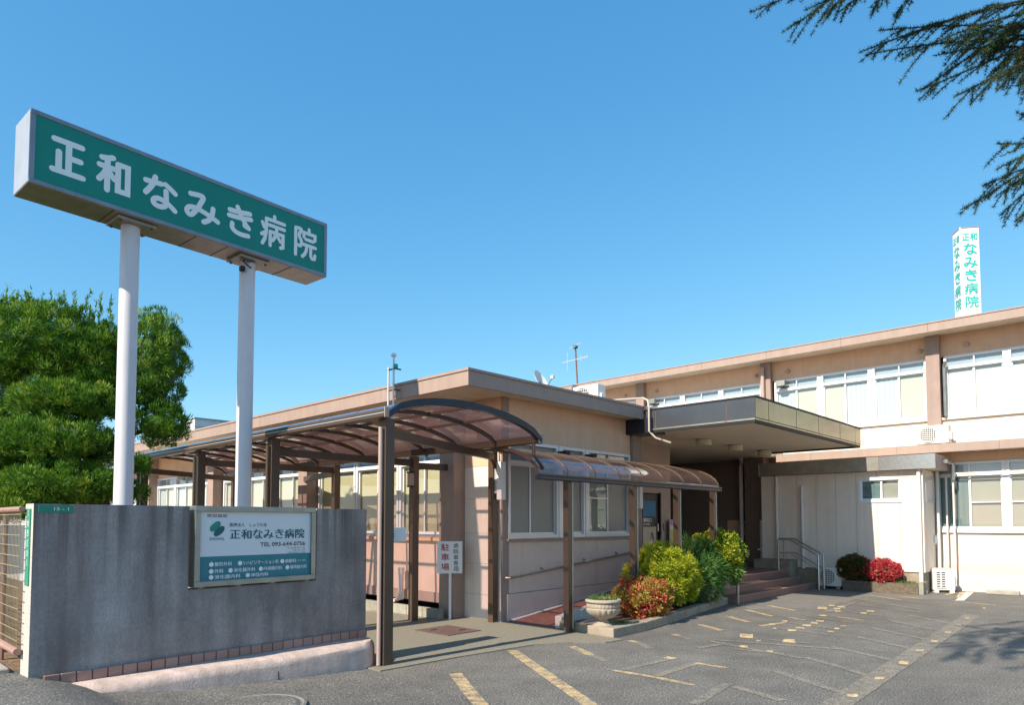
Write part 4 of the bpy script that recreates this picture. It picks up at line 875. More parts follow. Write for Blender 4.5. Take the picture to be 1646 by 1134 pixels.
# ------------------------------------------------------------------ two-storey building
hb = thing('hospital_building', 'two-storey cream and beige hospital building with window bands and flat eaves', 'building', (17.65, 3, 0))
BX = 17.65; B0, B1 = -9.0, 14.5
box1('mosaic_base', 'mosaic', hb, BX-.03, BX+.2, B0, 3.70, -.05, .415)
box1('base_band', 'band_pale', hb, BX-.025, BX+.2, B0, 3.70, .417, .60)
box1('lower_wall', 'cream', hb, BX, BX+.2, B0, 7.4, .60, 1.27); box1('window_sill', 'cream', hb, BX-.06, BX+.2, B0, 3.70, 1.27, 1.315)
box1('lintel_wall', 'stucco', hb, BX, BX+.2, B0, 10.6, 2.82, 3.03)
box1('inner_wall', 'brown_wall', hb, BX+.22, BX+.3, B0, B1, 0, 5.6)
a = 3.66
for k in range(8):
    window(hb, 'x', BX, a-1.26, a, 1.316, 2.815, 2.54, [a-.63], [['blind_grey', 'curtain_reflect_teal'], ['blind_cream', 'blind_grey']][k % 2], bar=[1.93, None] if k % 2 == 0 else [1.93, 1.93], transom='transom_grey'); a -= 1.30  # teal in the left panes is mirrored scenery put into the backing colour
    box1('mullion_post', 'alu_white', hb, BX-.012, BX+.1, a+.002, a+.038, 1.316, 2.815)
# eave band between the storeys
yy = B0
for i in range(9):
    y1 = min(yy+1.9, 7.05); box1('eave_fascia', 'fascia', hb, 17.12, 17.16, yy+.002, y1-.002, 3.015, 3.20); yy = y1
    if yy >= 7.05: break
box1('eave_soffit', 'soffit', hb, 17.161, BX, B0, 7.05, 3.035, 3.08); box1('eave_top', 'fascia', hb, 17.161, BX, B0, 7.05, 3.081, 3.19)
box1('spandrel', 'cream', hb, BX, BX+.2, B0, B1, 3.191, 3.775); box1('window_sill', 'cream', hb, BX-.06, BX+.2, B0, B1, 3.775, 3.82)
box1('upper_wall', 'stucco', hb, BX, BX+.2, B0, B1, 5.20, 5.69)
cols = [-7.99, -4.16, -.33, 3.50, 7.32, 11.18]
for y in cols: box1('column', 'column_paint', hb, BX-.14, BX+.05, y, y+.27, 3.192, 5.689)
VB = {3: (['curtain_cyan', 'blind_cream'], ['blind_cream', 'curtain_cyan'], ['curtain_cyan', 'blind_cream']), 2: (['blind_white', 'blind_white'],)*3, 4: (['curtain_reflect_teal', 'blind_cream'], ['curtain_reflect_teal', 'blind_cream'], ['blind_cream', 'curtain_reflect_teal'])}
for ci, y in enumerate(cols[:-1]):
    y0, y1 = y+.28, cols[ci+1]-.01; wdt = (y1-y0)/3
    vb = VB.get(ci, (['blind_cream', 'blind_white'],)*3)
    for j in range(3):
        a0 = y0+j*wdt; b = vb[j]
        window(hb, 'x', BX, a0+.002, a0+wdt-.045, 3.821, 5.195, 4.93, [a0+wdt*.49], [b[1], b[0]], transom='transom_grey')
        if j < 2: box1('mullion_post', 'alu_white', hb, BX-.014, BX+.1, a0+wdt-.043, a0+wdt, 3.821, 5.195)
y0 = 11.46
for j in range(2): window(hb, 'x', BX, y0+j*1.2, y0+j*1.2+1.16, 3.821, 5.195, 4.93, [y0+j*1.2+.58], ['blind_cream', 'curtain_reflect_teal'], transom='transom_grey')
yy = B0
for i in range(14):
    y1 = min(yy+1.8, B1); box1('roof_fascia', 'fascia', hb, 17.0, 17.04, yy+.002, y1-.002, 5.655, 5.84); box1('cap_flashing', 'fascia', hb, 16.985, 17.08, yy+.002, y1-.002, 5.843, 5.87); yy = y1
    if yy >= B1: break
box1('roof_soffit', 'soffit', hb, 17.041, BX+.2, B0, B1, 5.69, 5.75); box1('roof_deck', 'roof_deck', hb, 17.081, 24, B0, B1, 5.751, 5.835)
box1('far_wall', 'stucco', hb, BX+.2, 24, B1-.2, B1, 3.5, 5.66)
MB().tube([(BX-.20, 7.50, 3.2), (BX-.20, 7.50, 5.55)], .05, 12).build('downpipe', 'pvc_pink', hb, smooth=True)
for y in (3.9, 3.0, 6.9, 7.75, 10.8, 11.9): MB().lathe((BX-.04, y, 5.40), [(.01, -.05), (.05, -.03), (.055, .02), (.01, .05)], 10).build('vent_cap', 'pink_band', hb, smooth=True)
for y, z in ((7.05, 5.08), (10.9, 5.08)):
    MB().box(BX-.22, BX-.04, y-.13, y+.1, z-.08, z+.06).build('hood', 'dull_steel', hb, bev=.01); MB().box(BX-.21, BX-.06, y-.09, y+.06, z-.10, z-.081).build('hood_opening', 'dark', hb)
MB().tube([(BX-.12, 3.42, 4.95), (BX-.12, 3.42, 3.85)], .03, 8).tube([(BX-.12, 3.42, 4.95), (BX-.16, 3.38, 5.05)], .035, 8).build('refrigerant_pipe', 'dull_steel', hb, smooth=True)

# ------------------------------------------------------------------ annex
an = thing('annex', 'white panelled annex with a steel gutter fascia, in front of the two-storey building', 'building', (16.45, 5.4, 0))
AX, AY0, AY1 = 16.45, 3.67, 7.15
box1('plinth', 'concrete_kerb', an, AX+.02, BX-.035, AY0+.02, AY1, -.05, .43)
box1('wall_backing', 'mortar', an, AX+.09, BX-.03, AY0+.09, AY1, .435, 2.62)
n_ = 8; pw = (AY1-AY0)/n_
wy0, wy1, wz0, wz1 = 4.05, 4.92, 1.93, 2.47
for i in range(n_):
    y0, y1 = AY0+i*pw+.003, AY0+(i+1)*pw-.003
    if y1 > wy0 and y0 < wy1:
        for a0, a1 in ((y0, min(y1, wy0)), (max(y0, wy1), y1)):
            if a1-a0 > .02: box1('siding_panel', 'siding', an, AX-.01, AX+.03, a0, a1, .44, 2.62)
        m0, m1 = max(y0, wy0+.001), min(y1, wy1-.001)
        box1('siding_panel', 'siding', an, AX-.01, AX+.03, m0, m1, .44, wz0); box1('siding_panel', 'siding', an, AX-.01, AX+.03, m0, m1, wz1, 2.62)
    else: box1('siding_panel', 'siding', an, AX-.01, AX+.03, y0, y1, .44, 2.62)
xs = [AX+.032, 16.72, 17.02, 17.32, BX-.03]
for i in range(4): box1('siding_panel', 'siding', an, xs[i]+.004, xs[i+1]-.004, AY0-.01, AY0+.03, .44, 2.62)
box1('corner_trim', 'siding', an, AX-.018, AX+.034, AY0-.018, AY0+.001, .44, 2.621)
o = window(an, 'x', AX-.01, wy0, wy1, wz0, wz1, None, [4.46], ['blind_grey', 'curtain_reflect_teal'], gl=['window_glass', 'window_glass'])
window(an, 'y', AY0-.012, 16.62, 17.38, 1.93, 2.47, None, [17.0], ['curtain_reflect_teal', 'blind_cream'], fm='alu')
box1('meter_box', 'plastic_white', an, 17.28, 17.36, AY0-.05, AY0-.012, 1.02, 1.20)
ys_ = [3.38, 4.45, 5.55, 7.12]
for i in range(3):
    box1('gutter_panel', 'steel' if i < 1 else 'dull_steel', an, 16.28, 16.30, ys_[i]+.003, ys_[i+1]-.003, 2.62, 2.925)  # sunlit panel brighter, shaded ones duller: light put into the steel tone
box1('gutter_panel', 'pink_band', an, 16.30, BX-.05, 3.38, 3.40, 2.62, 2.925)
box1('roof_slab', 'soffit', an, 16.301, BX-.03, 3.401, AY1, 2.63, 2.915)
for y, z1 in ((3.72, 2.62), (6.75, 2.60), (6.15, 2.35)):
    MB().tube([(AX-.06, y, .08 if y < 4 else .42), (AX-.06, y, z1)], .04, 12).build('downpipe', 'pvc_white', an, smooth=True)
MB().tube([(AX-.06, 3.72, .10), (AX-.07, 3.70, .05), (AX-.10, 3.62, .04)], .042, 12).build('downpipe_shoe', 'pvc_white', an, smooth=True)
for x, m in ((17.45, 'pvc_white'), (17.52, 'dull_steel')): MB().tube([(x, 3.60, .1), (x, 3.60, 2.62)], .035, 10).build('riser_pipe', m, an, smooth=True)
MB().tube([(16.95, 3.33, 2.80), (17.4, 3.33, 2.80), (17.46, 3.30, 2.76), (17.46, 3.30, 2.42)], .045, 12).build('elbow_pipe', 'steel', an, smooth=True)
MB().tube([(17.52, 3.34, 2.56), (17.52, 1.2, 2.56)], .02, 8).build('conduit', 'pvc_white', an, smooth=True)
MB().tube([(17.5, 3.44, 2.5), (17.5, 3.44, .55)], .018, 8).build('conduit', 'pvc_white', an, smooth=True)
MB().tube([(17.46, 3.30, 2.5), (17.46, 3.30, .1)], .02, 8).build('conduit', 'pvc_white', an, smooth=True)

# ------------------------------------------------------------------ air conditioners (front towards local -Y)
def ac_unit(label, loc, rot, wd=.78, ht=.55, dp=.28, stand=.06, grille='round', standm='dull_steel'):
    t = thing('air_conditioner', label, 'air conditioner', loc, rot if rot else 1e-6); ORG[t.name] = Vector((0, 0, 0))
    z0 = stand
    MB().box(-wd/2, wd/2, 0, dp, z0, z0+ht).build('casing', 'ac_white', t, bev=.012)
    for x in (-wd*.35, wd*.35): MB().box(x-.04, x+.04, -.01, dp+.01, 0, z0).build('foot', standm, t)
    cx, cz, r = -wd*.13, z0+ht*.5, ht*.42
    if grille == 'round':
        mb = MB(); N = 32
        mb.add([(cx, -.002, cz)]+[(cx+r*math.cos(2*math.pi*i/N), -.002, cz+r*math.sin(2*math.pi*i/N)) for i in range(N)], [(0, 1+(i+1) % N, 1+i) for i in range(N)]); mb.build('fan_opening', 'dark', t)
        mb = MB()
        for k in range(-4, 5):
            u = k*r/4.6; h = math.sqrt(r*r-u*u)
            mb.box(cx+u-.006, cx+u+.006, -.016, -.006, cz-h, cz+h)
        for k in range(-3, 4):
            u = k*r/3.8; h = math.sqrt(r*r-u*u); mb.box(cx-h, cx+h, -.022, -.0165, cz+u-.006, cz+u+.006)
        mb.tube([(cx+r*math.cos(2*math.pi*i/N), -.012, cz+r*math.sin(2*math.pi*i/N)) for i in range(N+1)], .009, 6, False).build('grille', 'ac_white', t)
    else:
        x0, x1 = -wd/2+.05, wd/2-.18; n1 = 7
        MB().box(x0, x1, -.002, 0, z0+.06, z0+ht-.06).build('fan_opening', 'dark', t)
        mb = MB()
        for k in range(n1+1): z = z0+.06+(ht-.12)*k/n1; mb.box(x0, x1, -.02, -.003, z-.011, z+.011)
        for x in (x0, (x0+x1)/2, x1): mb.box(x-.011, x+.011, -.021, -.0035, z0+.06, z0+ht-.06)
        mb.build('grille', 'ac_white', t)
    MB().box(wd/2+.001, wd/2+.05, dp*.25, dp*.8, z0+.08, z0+ht*.62).build('valve_cover', 'plastic_white', t, bev=.01)
    return t
ac_unit('white rooftop air conditioner with round fan grille behind the wing roof edge', (13.0, 9.92, 3.57), R(-90), .74, .58, .30, .62)
ac_unit('white air conditioner with round fan on the ledge below the upper windows', (17.22, 3.62, 3.192), R(-90), .62, .40, .28, .03)
ac_unit('air conditioner with slatted front on the ground beside the annex corner', (16.95, 3.42, 0), R(-60), .42, .46, .26, .05, 'slat', 'plastic_white')
ac_unit('white air conditioner on the ground between the step handrails and the red bushes', (16.16, 5.47, .0), R(-90), .48, .42, .25, .06)
t = thing('white_cabinet', 'narrow white cabinet with a shelf beside the entrance pillar', 'cabinet', (16.9, 7.3, .4))
MB().box(16.75, 17.0, 7.18, 7.34, .40, 1.55).build('body', 'plastic_white', t, bev=.01); MB().box(16.6, 17.0, 6.98, 7.34, .80, .84).build('shelf', 'plastic_white', t)

# ------------------------------------------------------------------ things on the roofs
t = thing('satellite_dish', 'pale satellite dish seen edge-on at the wing roof edge', 'satellite dish', (9.5, 8.27, 3.57))
bm = bmesh.new(); mb = MB(); c0 = Vector((9.5, 8.27, 4.13)); ax = Vector((.15, -.85, .45)).normalized(); e1 = ax.cross(Vector((0, 0, 1))).normalized(); e2 = e1.cross(ax)
N = 24; vs = []
for r_, dd in ((.0, -.045), (.08, -.04), (.15, -.022), (.19, 0), (.195, .006), (.15, -.030), (.08, -.048), (.0, -.053)):
    for i in range(N): q = c0+e1*r_*math.cos(2*math.pi*i/N)+e2*r_*1.1*math.sin(2*math.pi*i/N)+ax*dd; vs.append(tuple(q))
mb.add(vs, [(k*N+i, k*N+(i+1) % N, (k+1)*N+(i+1) % N, (k+1)*N+i) for k in range(7) for i in range(N)]).build('reflector', 'ac_white', t, smooth=True); bm.free()
MB().tube([(9.52, 8.30, 3.57), (9.52, 8.30, 4.05), c0-ax*.05], .018, 8).build('mast', 'rust', t, smooth=True)
MB().tube([c0-e2*.19, c0+ax*.22-e2*.10], .010, 6).build('arm', 'dull_steel', t); q = c0+ax*.23-e2*.09; MB().box(q.x-.03, q.x+.03, q.y-.03, q.y+.03, q.z-.03, q.z+.03).build('receiver', 'ac_white', t, bev=.008)
t = thing('television_antenna', 'thin television antenna with crossed booms on the two-storey roof', 'antenna', (17.0, 13.36, 5.77))
MB().tube([(17.1, 13.36, 5.84), (17, 13.36, 7.12)], .025, 8).build('mast', 'rust', t, smooth=True)
MB().tube([(16.9, 13.82, 6.60), (17.1, 12.92, 6.70)], .014, 6).build('boom', 'alu', t)
for u, h in ((.2, .30), (.72, .10), (.85, .06), (.95, .05)):
    q = Vector((16.9, 13.82, 6.60)).lerp(Vector((17.1, 12.92, 6.70)), u); MB().tube([q-Vector((0, 0, h)), q+Vector((0, 0, h))], .007, 6).build('element', 'alu', t)
MB().tube([(16.7, 13.30, 6.95), (17.3, 13.42, 7.25)], .012, 6).build('boom', 'alu', t)
for u in (.1, .3, .5, .7, .9):
    q = Vector((16.7, 13.30, 6.95)).lerp(Vector((17.3, 13.42, 7.25)), u); MB().tube([q-Vector((0, .12, 0)), q+Vector((0, .12, 0))], .006, 6).build('element', 'alu', t)
MB().box(16.95, 17.05, 13.30, 13.42, 7.02, 7.10).build('clamp', 'dark', t); MB().box(16.72, 17.05, 13.26, 13.30, 5.55, 5.80).build('bracket', 'dull_steel', t)
# rooftop name tower
PX = Vector((19.2, 3.30, 0)); s_ = .41
ra = R(10+180+6)  # direction of the arris towards the viewer
pt = thing('roof_name_tower', 'white square rooftop tower sign with green vertical hospital name', 'sign tower', (19.45, 3.35, 5.77))
fR = Vector((math.cos(R(-57)), math.sin(R(-57)), 0)); fL = Vector((math.cos(R(33)), math.sin(R(33)), 0))
A = Vector((19.30, 3.34, 0)); B = A+fR*s_; D_ = A+fL*s_; Cc = A+fR*s_+fL*s_
MB().prism([(A.x, A.y), (B.x, B.y), (Cc.x, Cc.y), (D_.x, D_.y)], 5.70, 8.62).build('tower_body', 'pylon_white', pt, bev=.008)
MB().prism([tuple((q+((q-(A+Cc)/2)*.04))[:2]) for q in (A, B, Cc, D_)], 8.621, 8.645).build('top_cap', 'column_paint', pt)
MB().tube([(A.x-.005, A.y, 5.75), (A.x-.005, A.y, 8.64)], .02, 8).build('corner_trim', 'pylon_white', pt, smooth=True)
nR = Vector((fR.y, -fR.x, 0)); nL = Vector((-fL.y, fL.x, 0))
def face_text(org, u, nrm):
    def f(a, v, d): q = org+u*a+nrm*(d+.002); return (q.x, q.y, v)
    mb = MB(); g = s_*.37
    glyph(mb, '正', f, s_*.10, 8.31, g, .18, .026); glyph(mb, '和', f, s_*.53, 8.31, g, .18, .026); mb.build('characters', 'pylon_ink', pt)
    for i, ch in enumerate('なみき病院'):
        mb = MB(); glyph(mb, ch, f, s_*.16, 7.97-i*.325, s_*.70, .27, .042 if ch in 'なみき' else .034); mb.build('character', 'pylon_ink', pt)
face_text(A, fR, nR); face_text(D_, -fL, nL)
# service drop on the canopy corner
mat('conduit_cream', (.52, .44, .37), .55, var=.08)
t = thing('service_conduit', 'bent cream service conduit hanging at the corner between wing roof and canopy', 'conduit', (10.72, 6.8, 3.2))
MB().tube([(10.72, 6.86, 3.78), (10.69, 6.74, 3.72), (10.67, 6.70, 3.60), (10.67, 6.70, 3.15), (10.72, 6.60, 3.02), (10.9, 6.40, 2.93)], .020, 10).build('pipe', 'conduit_cream', t, smooth=True)
MB().tube([(10.80, 9.2, 3.95), (10.72, 6.86, 3.78)], .015, 8).build('feed_pipe', 'conduit_cream', t, smooth=True)
MB().bar((10.62, 6.72, 3.58), (10.80, 6.72, 3.58), .02, .03).build('clamp', 'dull_steel', t)
MB().tube([(10.75, 6.50, 3.16), (10.75, 6.50, 2.96)], .006, 6).build('hanger', 'dark', t)
# house behind, showing over the wing roof on the far left
t = thing('distant_house', 'pale grey box of a distant building above the far end of the wing roof', 'building', (13, 31, 0))
MB().box(12.0, 17, 30.4, 31.3, 0, 6.0).build('wall', 'far_wall', t)
MB().box(11.96, 17.04, 30.36, 31.34, 6.0, 6.06).build('parapet', 'far_trim', t)
for z in (5.3, 5.65): MB().box(11.99, 17.0, 30.385, 30.40, z, z+.025).build('seam', 'far_trim', t)

# ------------------------------------------------------------------ planting bed, urns, shrubs
pb = thing('planting_bed', 'raised planting bed with a weathered concrete kerb beside the ramp', 'planting bed', (9.8, 5.7, 0))
front = [(7.40, 5.19), (8.2, 5.22), (9.0, 5.34), (9.65, 5.46), (10.4, 5.60), (11.2, 5.73), (11.93, 5.84)]
MB().prism([(7.42, 5.25), (7.47, 6.17)]+[(11.93, 6.17)]+[(x, y+.06) for x, y in front[::-1][:-1]], -.05, .085).build('bed_fill', 'mulch', pb)
kp = [(7.47, 6.17), (7.385, 5.30)]
MB().prism([(7.37, 5.26), (7.52, 5.26), (7.60, 6.17), (7.46, 6.17)], -.05, .118).build('kerb_stone', 'concrete_kerb', pb, bev=.012)
for i in range(len(front)-1):
    (x0, y0), (x1, y1) = front[i], front[i+1]; e = .004 if i else -.03
    MB().prism([(x0+e, y0), (x1-.002, y1), (x1-.002, y1+.15), (x0+e, y0+.15)], -.05, .125-.001*i).build('kerb_stone', 'concrete_kerb', pb, bev=.012)
MB().prism([(7.53, 5.38), (8.0, 5.39), (8.05, 5.9), (7.6, 6.0)], .08, .10).build('urn_slab', 'concrete', pb, bev=.01)
def urn(lab, x, y, z, s):
    t = thing('stone_urn', lab, 'urn', (x, y, z), 0, 'stone urns by the planting bed')
    MB().lathe((x, y, z), [(.135*s, 0), (.135*s, .025*s), (.11*s, .035*s), (.07*s, .06*s), (.055*s, .085*s), (.07*s, .10*s)], 24).build('foot', 'urn_stone', t, smooth=True)
    md = lambda a, zz: .07*abs(math.cos(9*a)) if .12*s < zz < .24*s else (.05*abs(math.cos(14*a)) if .25*s < zz < .31*s else 0)
    MB().lathe((x, y, z), [(.06*s, .098*s), (.12*s, .12*s), (.175*s, .16*s), (.208*s, .205*s), (.215*s, .235*s), (.203*s, .245*s), (.205*s, .255*s), (.212*s, .28*s), (.207*s, .305*s), (.20*s, .315*s)], 108, md).build('bowl', 'urn_stone', t, smooth=True)
    MB().lathe((x, y, z), [(.205*s, .313*s), (.232*s, .32*s), (.24*s, .335*s), (.235*s, .355*s), (.205*s, .362*s), (.19*s, .345*s), (.185*s, .33*s)], 32).build('rim', 'urn_stone', t, smooth=True)
    MB().lathe((x, y, z), [(.10*s, .332*s), (.184*s, .336*s)], 24).build('potting_soil', 'mulch', t)
    return t
u1 = urn('pale carved stone urn with tufts of grass at the near end of the bed', 7.56, 5.49, .10, 1.03)
u2 = urn('stone urn half hidden under the round yellow-green shrub by the steps', 11.72, 5.98, .09, 1.3)
def grass_tuft(lab, x, y, z, r, n, h):
    t = thing('grass_tuft', lab, 'grass', (x, y, z))
    a = RNG.random(n)*6.283; q = RNG.random(n)**.5*r
    P = np.stack([x+q*np.cos(a), y+q*np.sin(a), np.full(n, z)], 1); D = np.stack([np.cos(a)*.5, np.sin(a)*.5, np.ones(n)], 1)+RNG.normal(0, .25, (n, 3))
    leaf_obj('blades', 'grass', P, D, RNG.uniform(.5, 1.1, n)*h, np.full(n, .008), t); return t
grass_tuft('spiky green grass tuft on the near side in the first urn', 7.50, 5.55, .44, .09, 160, .13)
grass_tuft('green grass tuft on the far side in the first urn', 7.66, 5.43, .44, .07, 120, .12)
grass_tuft('small grass tuft on the ground right of the first urn', 7.98, 5.52, .085, .16, 260, .08)
def shrub(name, lab, m, c, rad, nl, rl, per, L, W, up=.3, shape=1, stems=5, group=None, k=.8, coreon=True, jit=.5, flat=-.75):
    t = thing(name, lab, 'shrub', (c[0], c[1], .09), 0, group)
    P, E, tint = lumps(c, rad, nl, rl, per, flat); n = len(P)
    D = E+RNG.normal(0, jit, (n, 3)); D[:, 2] += up
    leaf_obj('foliage', m, P, D, RNG.uniform(.7, 1.3, n)*L, RNG.uniform(.7, 1.3, n)*W, t, shape, RNG.random(n)*.8+.1+tint)
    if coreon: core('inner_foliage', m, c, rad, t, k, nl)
    mb = MB(); rr = random.Random(nl)
    for i in range(stems):
        a = rr.random()*6.28; mb.tube([(c[0]+.05*math.cos(a), c[1]+.05*math.sin(a), .05), (c[0]+rad[0]*.4*math.cos(a), c[1]+rad[1]*.4*math.sin(a), c[2])], [.014, .006], 5)
    mb.build('stems', 'bark', t); return t
shrub('nandina_shrub', 'red and orange leaved nandina shrub in front of the golden bush', 'nandina', (8.85, 5.70, .38), (.42, .38, .25), 170, .075, 60, .042, .022, .1, k=.6, flat=-.9)
shrub('golden_shrub', 'rounded yellow-green thread-leaved shrub in the middle of the bed', 'golden', (9.74, 5.88, .60), (.76, .38, .45), 440, .085, 90, .060, .010, -.2, k=.86)
shrub('feathery_shrub', 'dark green shrub with narrow feathery leaves behind the golden bush', 'mahonia', (10.95, 6.02, .58), (.62, .36, .46), 150, .13, 60, .13, .012, .15, k=.74)
shrub('round_shrub', 'round shrub with yellow-tipped glossy leaves growing from the urn by the steps', 'euonymus', (11.80, 6.02, .90), (.46, .42, .38), 300, .08, 60, .048, .022, .3, k=.84)
shrub('trailing_foliage', 'dark drooping leaves hanging below the round shrub at the urn rim', 'mahonia', (11.78, 5.95, .56), (.36, .34, .14), 60, .08, 30, .10, .02, -.6, k=.7, stems=2)
shrub('variegated_shrub', 'small cream variegated shrub at the kerb before the second urn', 'cream_leaf', (11.08, 5.80, .24), (.24, .14, .14), 50, .06, 34, .06, .02, .1, k=.6, stems=3)
# low block planter under the annex window
bp = thing('block_planter', 'low planter of grey concrete blocks in front of the annex', 'planter', (16.2, 4.6, 0))
src = None; yv = 3.62; k = 0
nbk = 15; bw = (5.18-3.62)/nbk
for r_ in range(2):
    for i in range(nbk):
        y = 3.62+bw*(i+.5); z = .0+r_*.13
        if src is None: src = MB().box(15.97-16.2, 16.06-16.2, -bw/2+.003, bw/2-.003, .003, .127).build('planter_block', 'block', bp, bev=.006); src.data.transform(Matrix.Translation(Vector(bp.location))); src.location = Vector((0, y, z))-Vector(bp.location)
        else:
            o = inst('planter_block', src, bp, (0+random.uniform(-.002, .002), y, z)); 
            o.location = Vector((random.uniform(-.002, .002), y, z))-Vector(bp.location)
            b = o.modifiers.new('bevel', 'BEVEL'); b.width = .006; b.segments = 2
for x in (16.15, 16.26, 16.37): MB().box(x-.053, x+.053, 3.62, 3.71, .0, .255).build('end_block', 'block', bp, bev=.006)
MB().box(16.062, 16.44, 3.712, 5.18, 0, .22).build('planter_soil', 'mulch', bp)
shrub('red_shrub', 'bright red leaved bush in the block planter, the sunlit one', 'red_bush', (16.22, 4.42, .44), (.20, .34, .21), 150, .06, 50, .042, .024, .2, k=.75)
shrub('green_red_shrub', 'green bush with red shoots in the shaded end of the block planter', 'green_bush', (16.22, 4.98, .48), (.20, .30, .24), 150, .06, 50, .042, .024, .2, k=.78)
grass_tuft('patch of low green ground cover at the near end of the block planter', 16.22, 3.98, .22, .2, 300, .07)

# ------------------------------------------------------------------ cloud-pruned juniper behind the wall
PADS = [((3.04,14.47,4.57),1.32,1.10,0.84),((2.02,15.99,4.47),1.03,1.00,0.91),((4.54,13.34,4.36),0.55,0.70,1.01),((4.55,13.12,3.23),0.52,0.50,0.43),((3.23,13.62,3.55),0.90,0.80,0.39),((2.30,15.20,3.27),0.89,0.90,0.44),((3.03,13.59,2.81),1.03,1.00,0.46),((3.18,13.19,2.14),0.89,0.90,0.41),((2.29,14.41,2.24),0.74,0.90,0.53),((2.58,13.56,1.75),0.81,0.80,0.30),((4.16,12.85,2.45),0.16,0.20,0.22),((4.05,12.86,2.01),0.24,0.30,0.24),((3.78,13.72,4.18),0.56,0.70,0.78)]
KF = .86
def kf(p): return (p[0]*KF, p[1]*KF, 1.5+(p[2]-1.5)*KF)
jt = thing('juniper_tree', 'large cloud-pruned green juniper behind the gate wall on the left', 'tree', (3.25, 11.7, .3))
base = Vector((3.22, 11.68, .25)); top = Vector(kf((3.6, 13.8, 4.6)))
MB().tube([base, base.lerp(top, .35)+Vector((.08, -.05, 0)), base.lerp(top, .7)+Vector((-.05, .05, 0)), top], [.19, .15, .11, .05], 10).build('trunk', 'bark', jt, smooth=True)
rot = lambda c, rx, ry: None
for i, (c, rx, ry, rz) in enumerate(PADS):
    c = kf(c); rx = max(.1, rx*KF-.07); ry = max(.1, ry*KF-.07); rz = max(.1, rz*KF-.085)
    # pads are wider across the view than deep: axes lie along (sin, -cos) of the view yaw
    ca, sa_ = math.sin(YAW), -math.cos(YAW)
    d0 = base.lerp(top, min(.95, max(.1, (c[2]-.6)/4.2)))
    if i not in (10, 11): MB().tube([d0, d0.lerp(Vector(c), .5)+Vector((0, 0, .1)), Vector(c)], [.06, .045, .02], 7).build('limb', 'bark', jt, smooth=True)
    area = 4*math.pi*((rx*ry)**1.6+(rx*rz)**1.6+(ry*rz)**1.6)**(1/1.6)/3**(1/1.6)
    nl = max(20, int(area*90)); per = 64
    P, E, tint = lumps((0, 0, 0), (rx, ry, rz), nl, .075, per, -.95)
    n = len(P); Rm = np.array([[ca, -sa_, 0], [sa_, ca, 0], [0, 0, 1]])
    P = P@Rm.T+np.array(c); E = E@Rm.T
    D = E*.7+RNG.normal(0, .22, (n, 3))+np.repeat(RNG.normal(0, .3, (n//per, 3)), per, 0)[:n]; D[:, 2] += .75
    leaf_obj('foliage_pad', 'juniper', P, D, RNG.uniform(.045, .10, n), RNG.uniform(.008, .013, n), jt, 1, RNG.random(n)*.75+.12+tint)
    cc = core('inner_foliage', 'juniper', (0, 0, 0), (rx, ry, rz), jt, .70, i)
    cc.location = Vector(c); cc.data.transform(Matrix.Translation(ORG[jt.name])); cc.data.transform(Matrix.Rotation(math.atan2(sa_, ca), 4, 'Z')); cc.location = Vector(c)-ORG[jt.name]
SP = [(2.82,14.50,5.37),(2.69,14.65,5.26),(2.93,14.40,5.20),(3.52,13.77,5.26),(3.31,14.00,5.15),(3.60,13.69,5.20),(4.41,12.86,4.93),(4.30,12.97,4.98),(4.52,12.76,4.76),(2.49,14.85,5.26),(3.14,14.17,5.26),(2.75,14.6,5.35),(2.2,15.2,5.2),(2.35,15.0,5.3)]
Ps, Ds = [], []
for q in SP:
    q = kf(q)
    for s_i in range(9):
        b = np.array(q)+RNG.normal(0, .12, 3)*np.array((1, 1, .5))-np.array((0, 0, .12)); ax_ = np.array((RNG.normal(0, .16), RNG.normal(0, .16), 1)); hh = RNG.uniform(.12, .42)
        m_ = 46; tt = RNG.random(m_); P = b+np.outer(tt, ax_)*hh; Ps.append(P); Ds.append(np.tile(ax_, (m_, 1))+RNG.normal(0, .38, (m_, 3)))
Ps = np.concatenate(Ps); Ds = np.concatenate(Ds); n = len(Ps)
leaf_obj('shoots', 'juniper', Ps, Ds, RNG.uniform(.04, .09, n), RNG.uniform(.010, .016, n), jt, 1, RNG.random(n)*.7+.25)

# ------------------------------------------------------------------ deodar cedar reaching in from the right
T0 = [(4.70,2.05,5.25),(5.06,1.99,5.26),(4.74,1.71,5.05),(5.08,1.66,5.21),(5.37,1.65,5.40),(5.09,1.34,5.06),(5.43,1.31,5.22)]
T1 = [(5.27,1.48,4.94),(5.53,1.51,5.04),(5.27,1.18,4.72),(5.57,1.19,4.69),(5.82,1.22,4.77),(5.49,0.96,4.47),(5.83,0.93,4.56),(6.22,0.79,4.87),(5.77,0.65,4.56),(5.35,1.40,5.09),(5.66,1.35,5.14)]
T3 = [(5.79,1.01,3.81),(6.18,0.89,4.07),(5.72,0.76,3.97),(5.98,0.78,4.28),(6.27,0.81,3.83),(5.82,0.67,3.62),(6.05,0.70,4.48),(6.23,0.85,3.95)]
ct = thing('cedar_tree', 'deodar cedar whose needled branches hang in from the upper right', 'tree', (7.6, -2.2, 0))
tk = Vector((7.6, -2.2, 0))
MB().tube([tk, tk+Vector((.05, .05, 3)), tk+Vector((0, .1, 6)), tk+Vector((.05, .1, 9.5))], [.26, .2, .13, .03], 12).build('trunk', 'bark', ct, smooth=True)
rr = random.Random(9); NP, ND = [], []
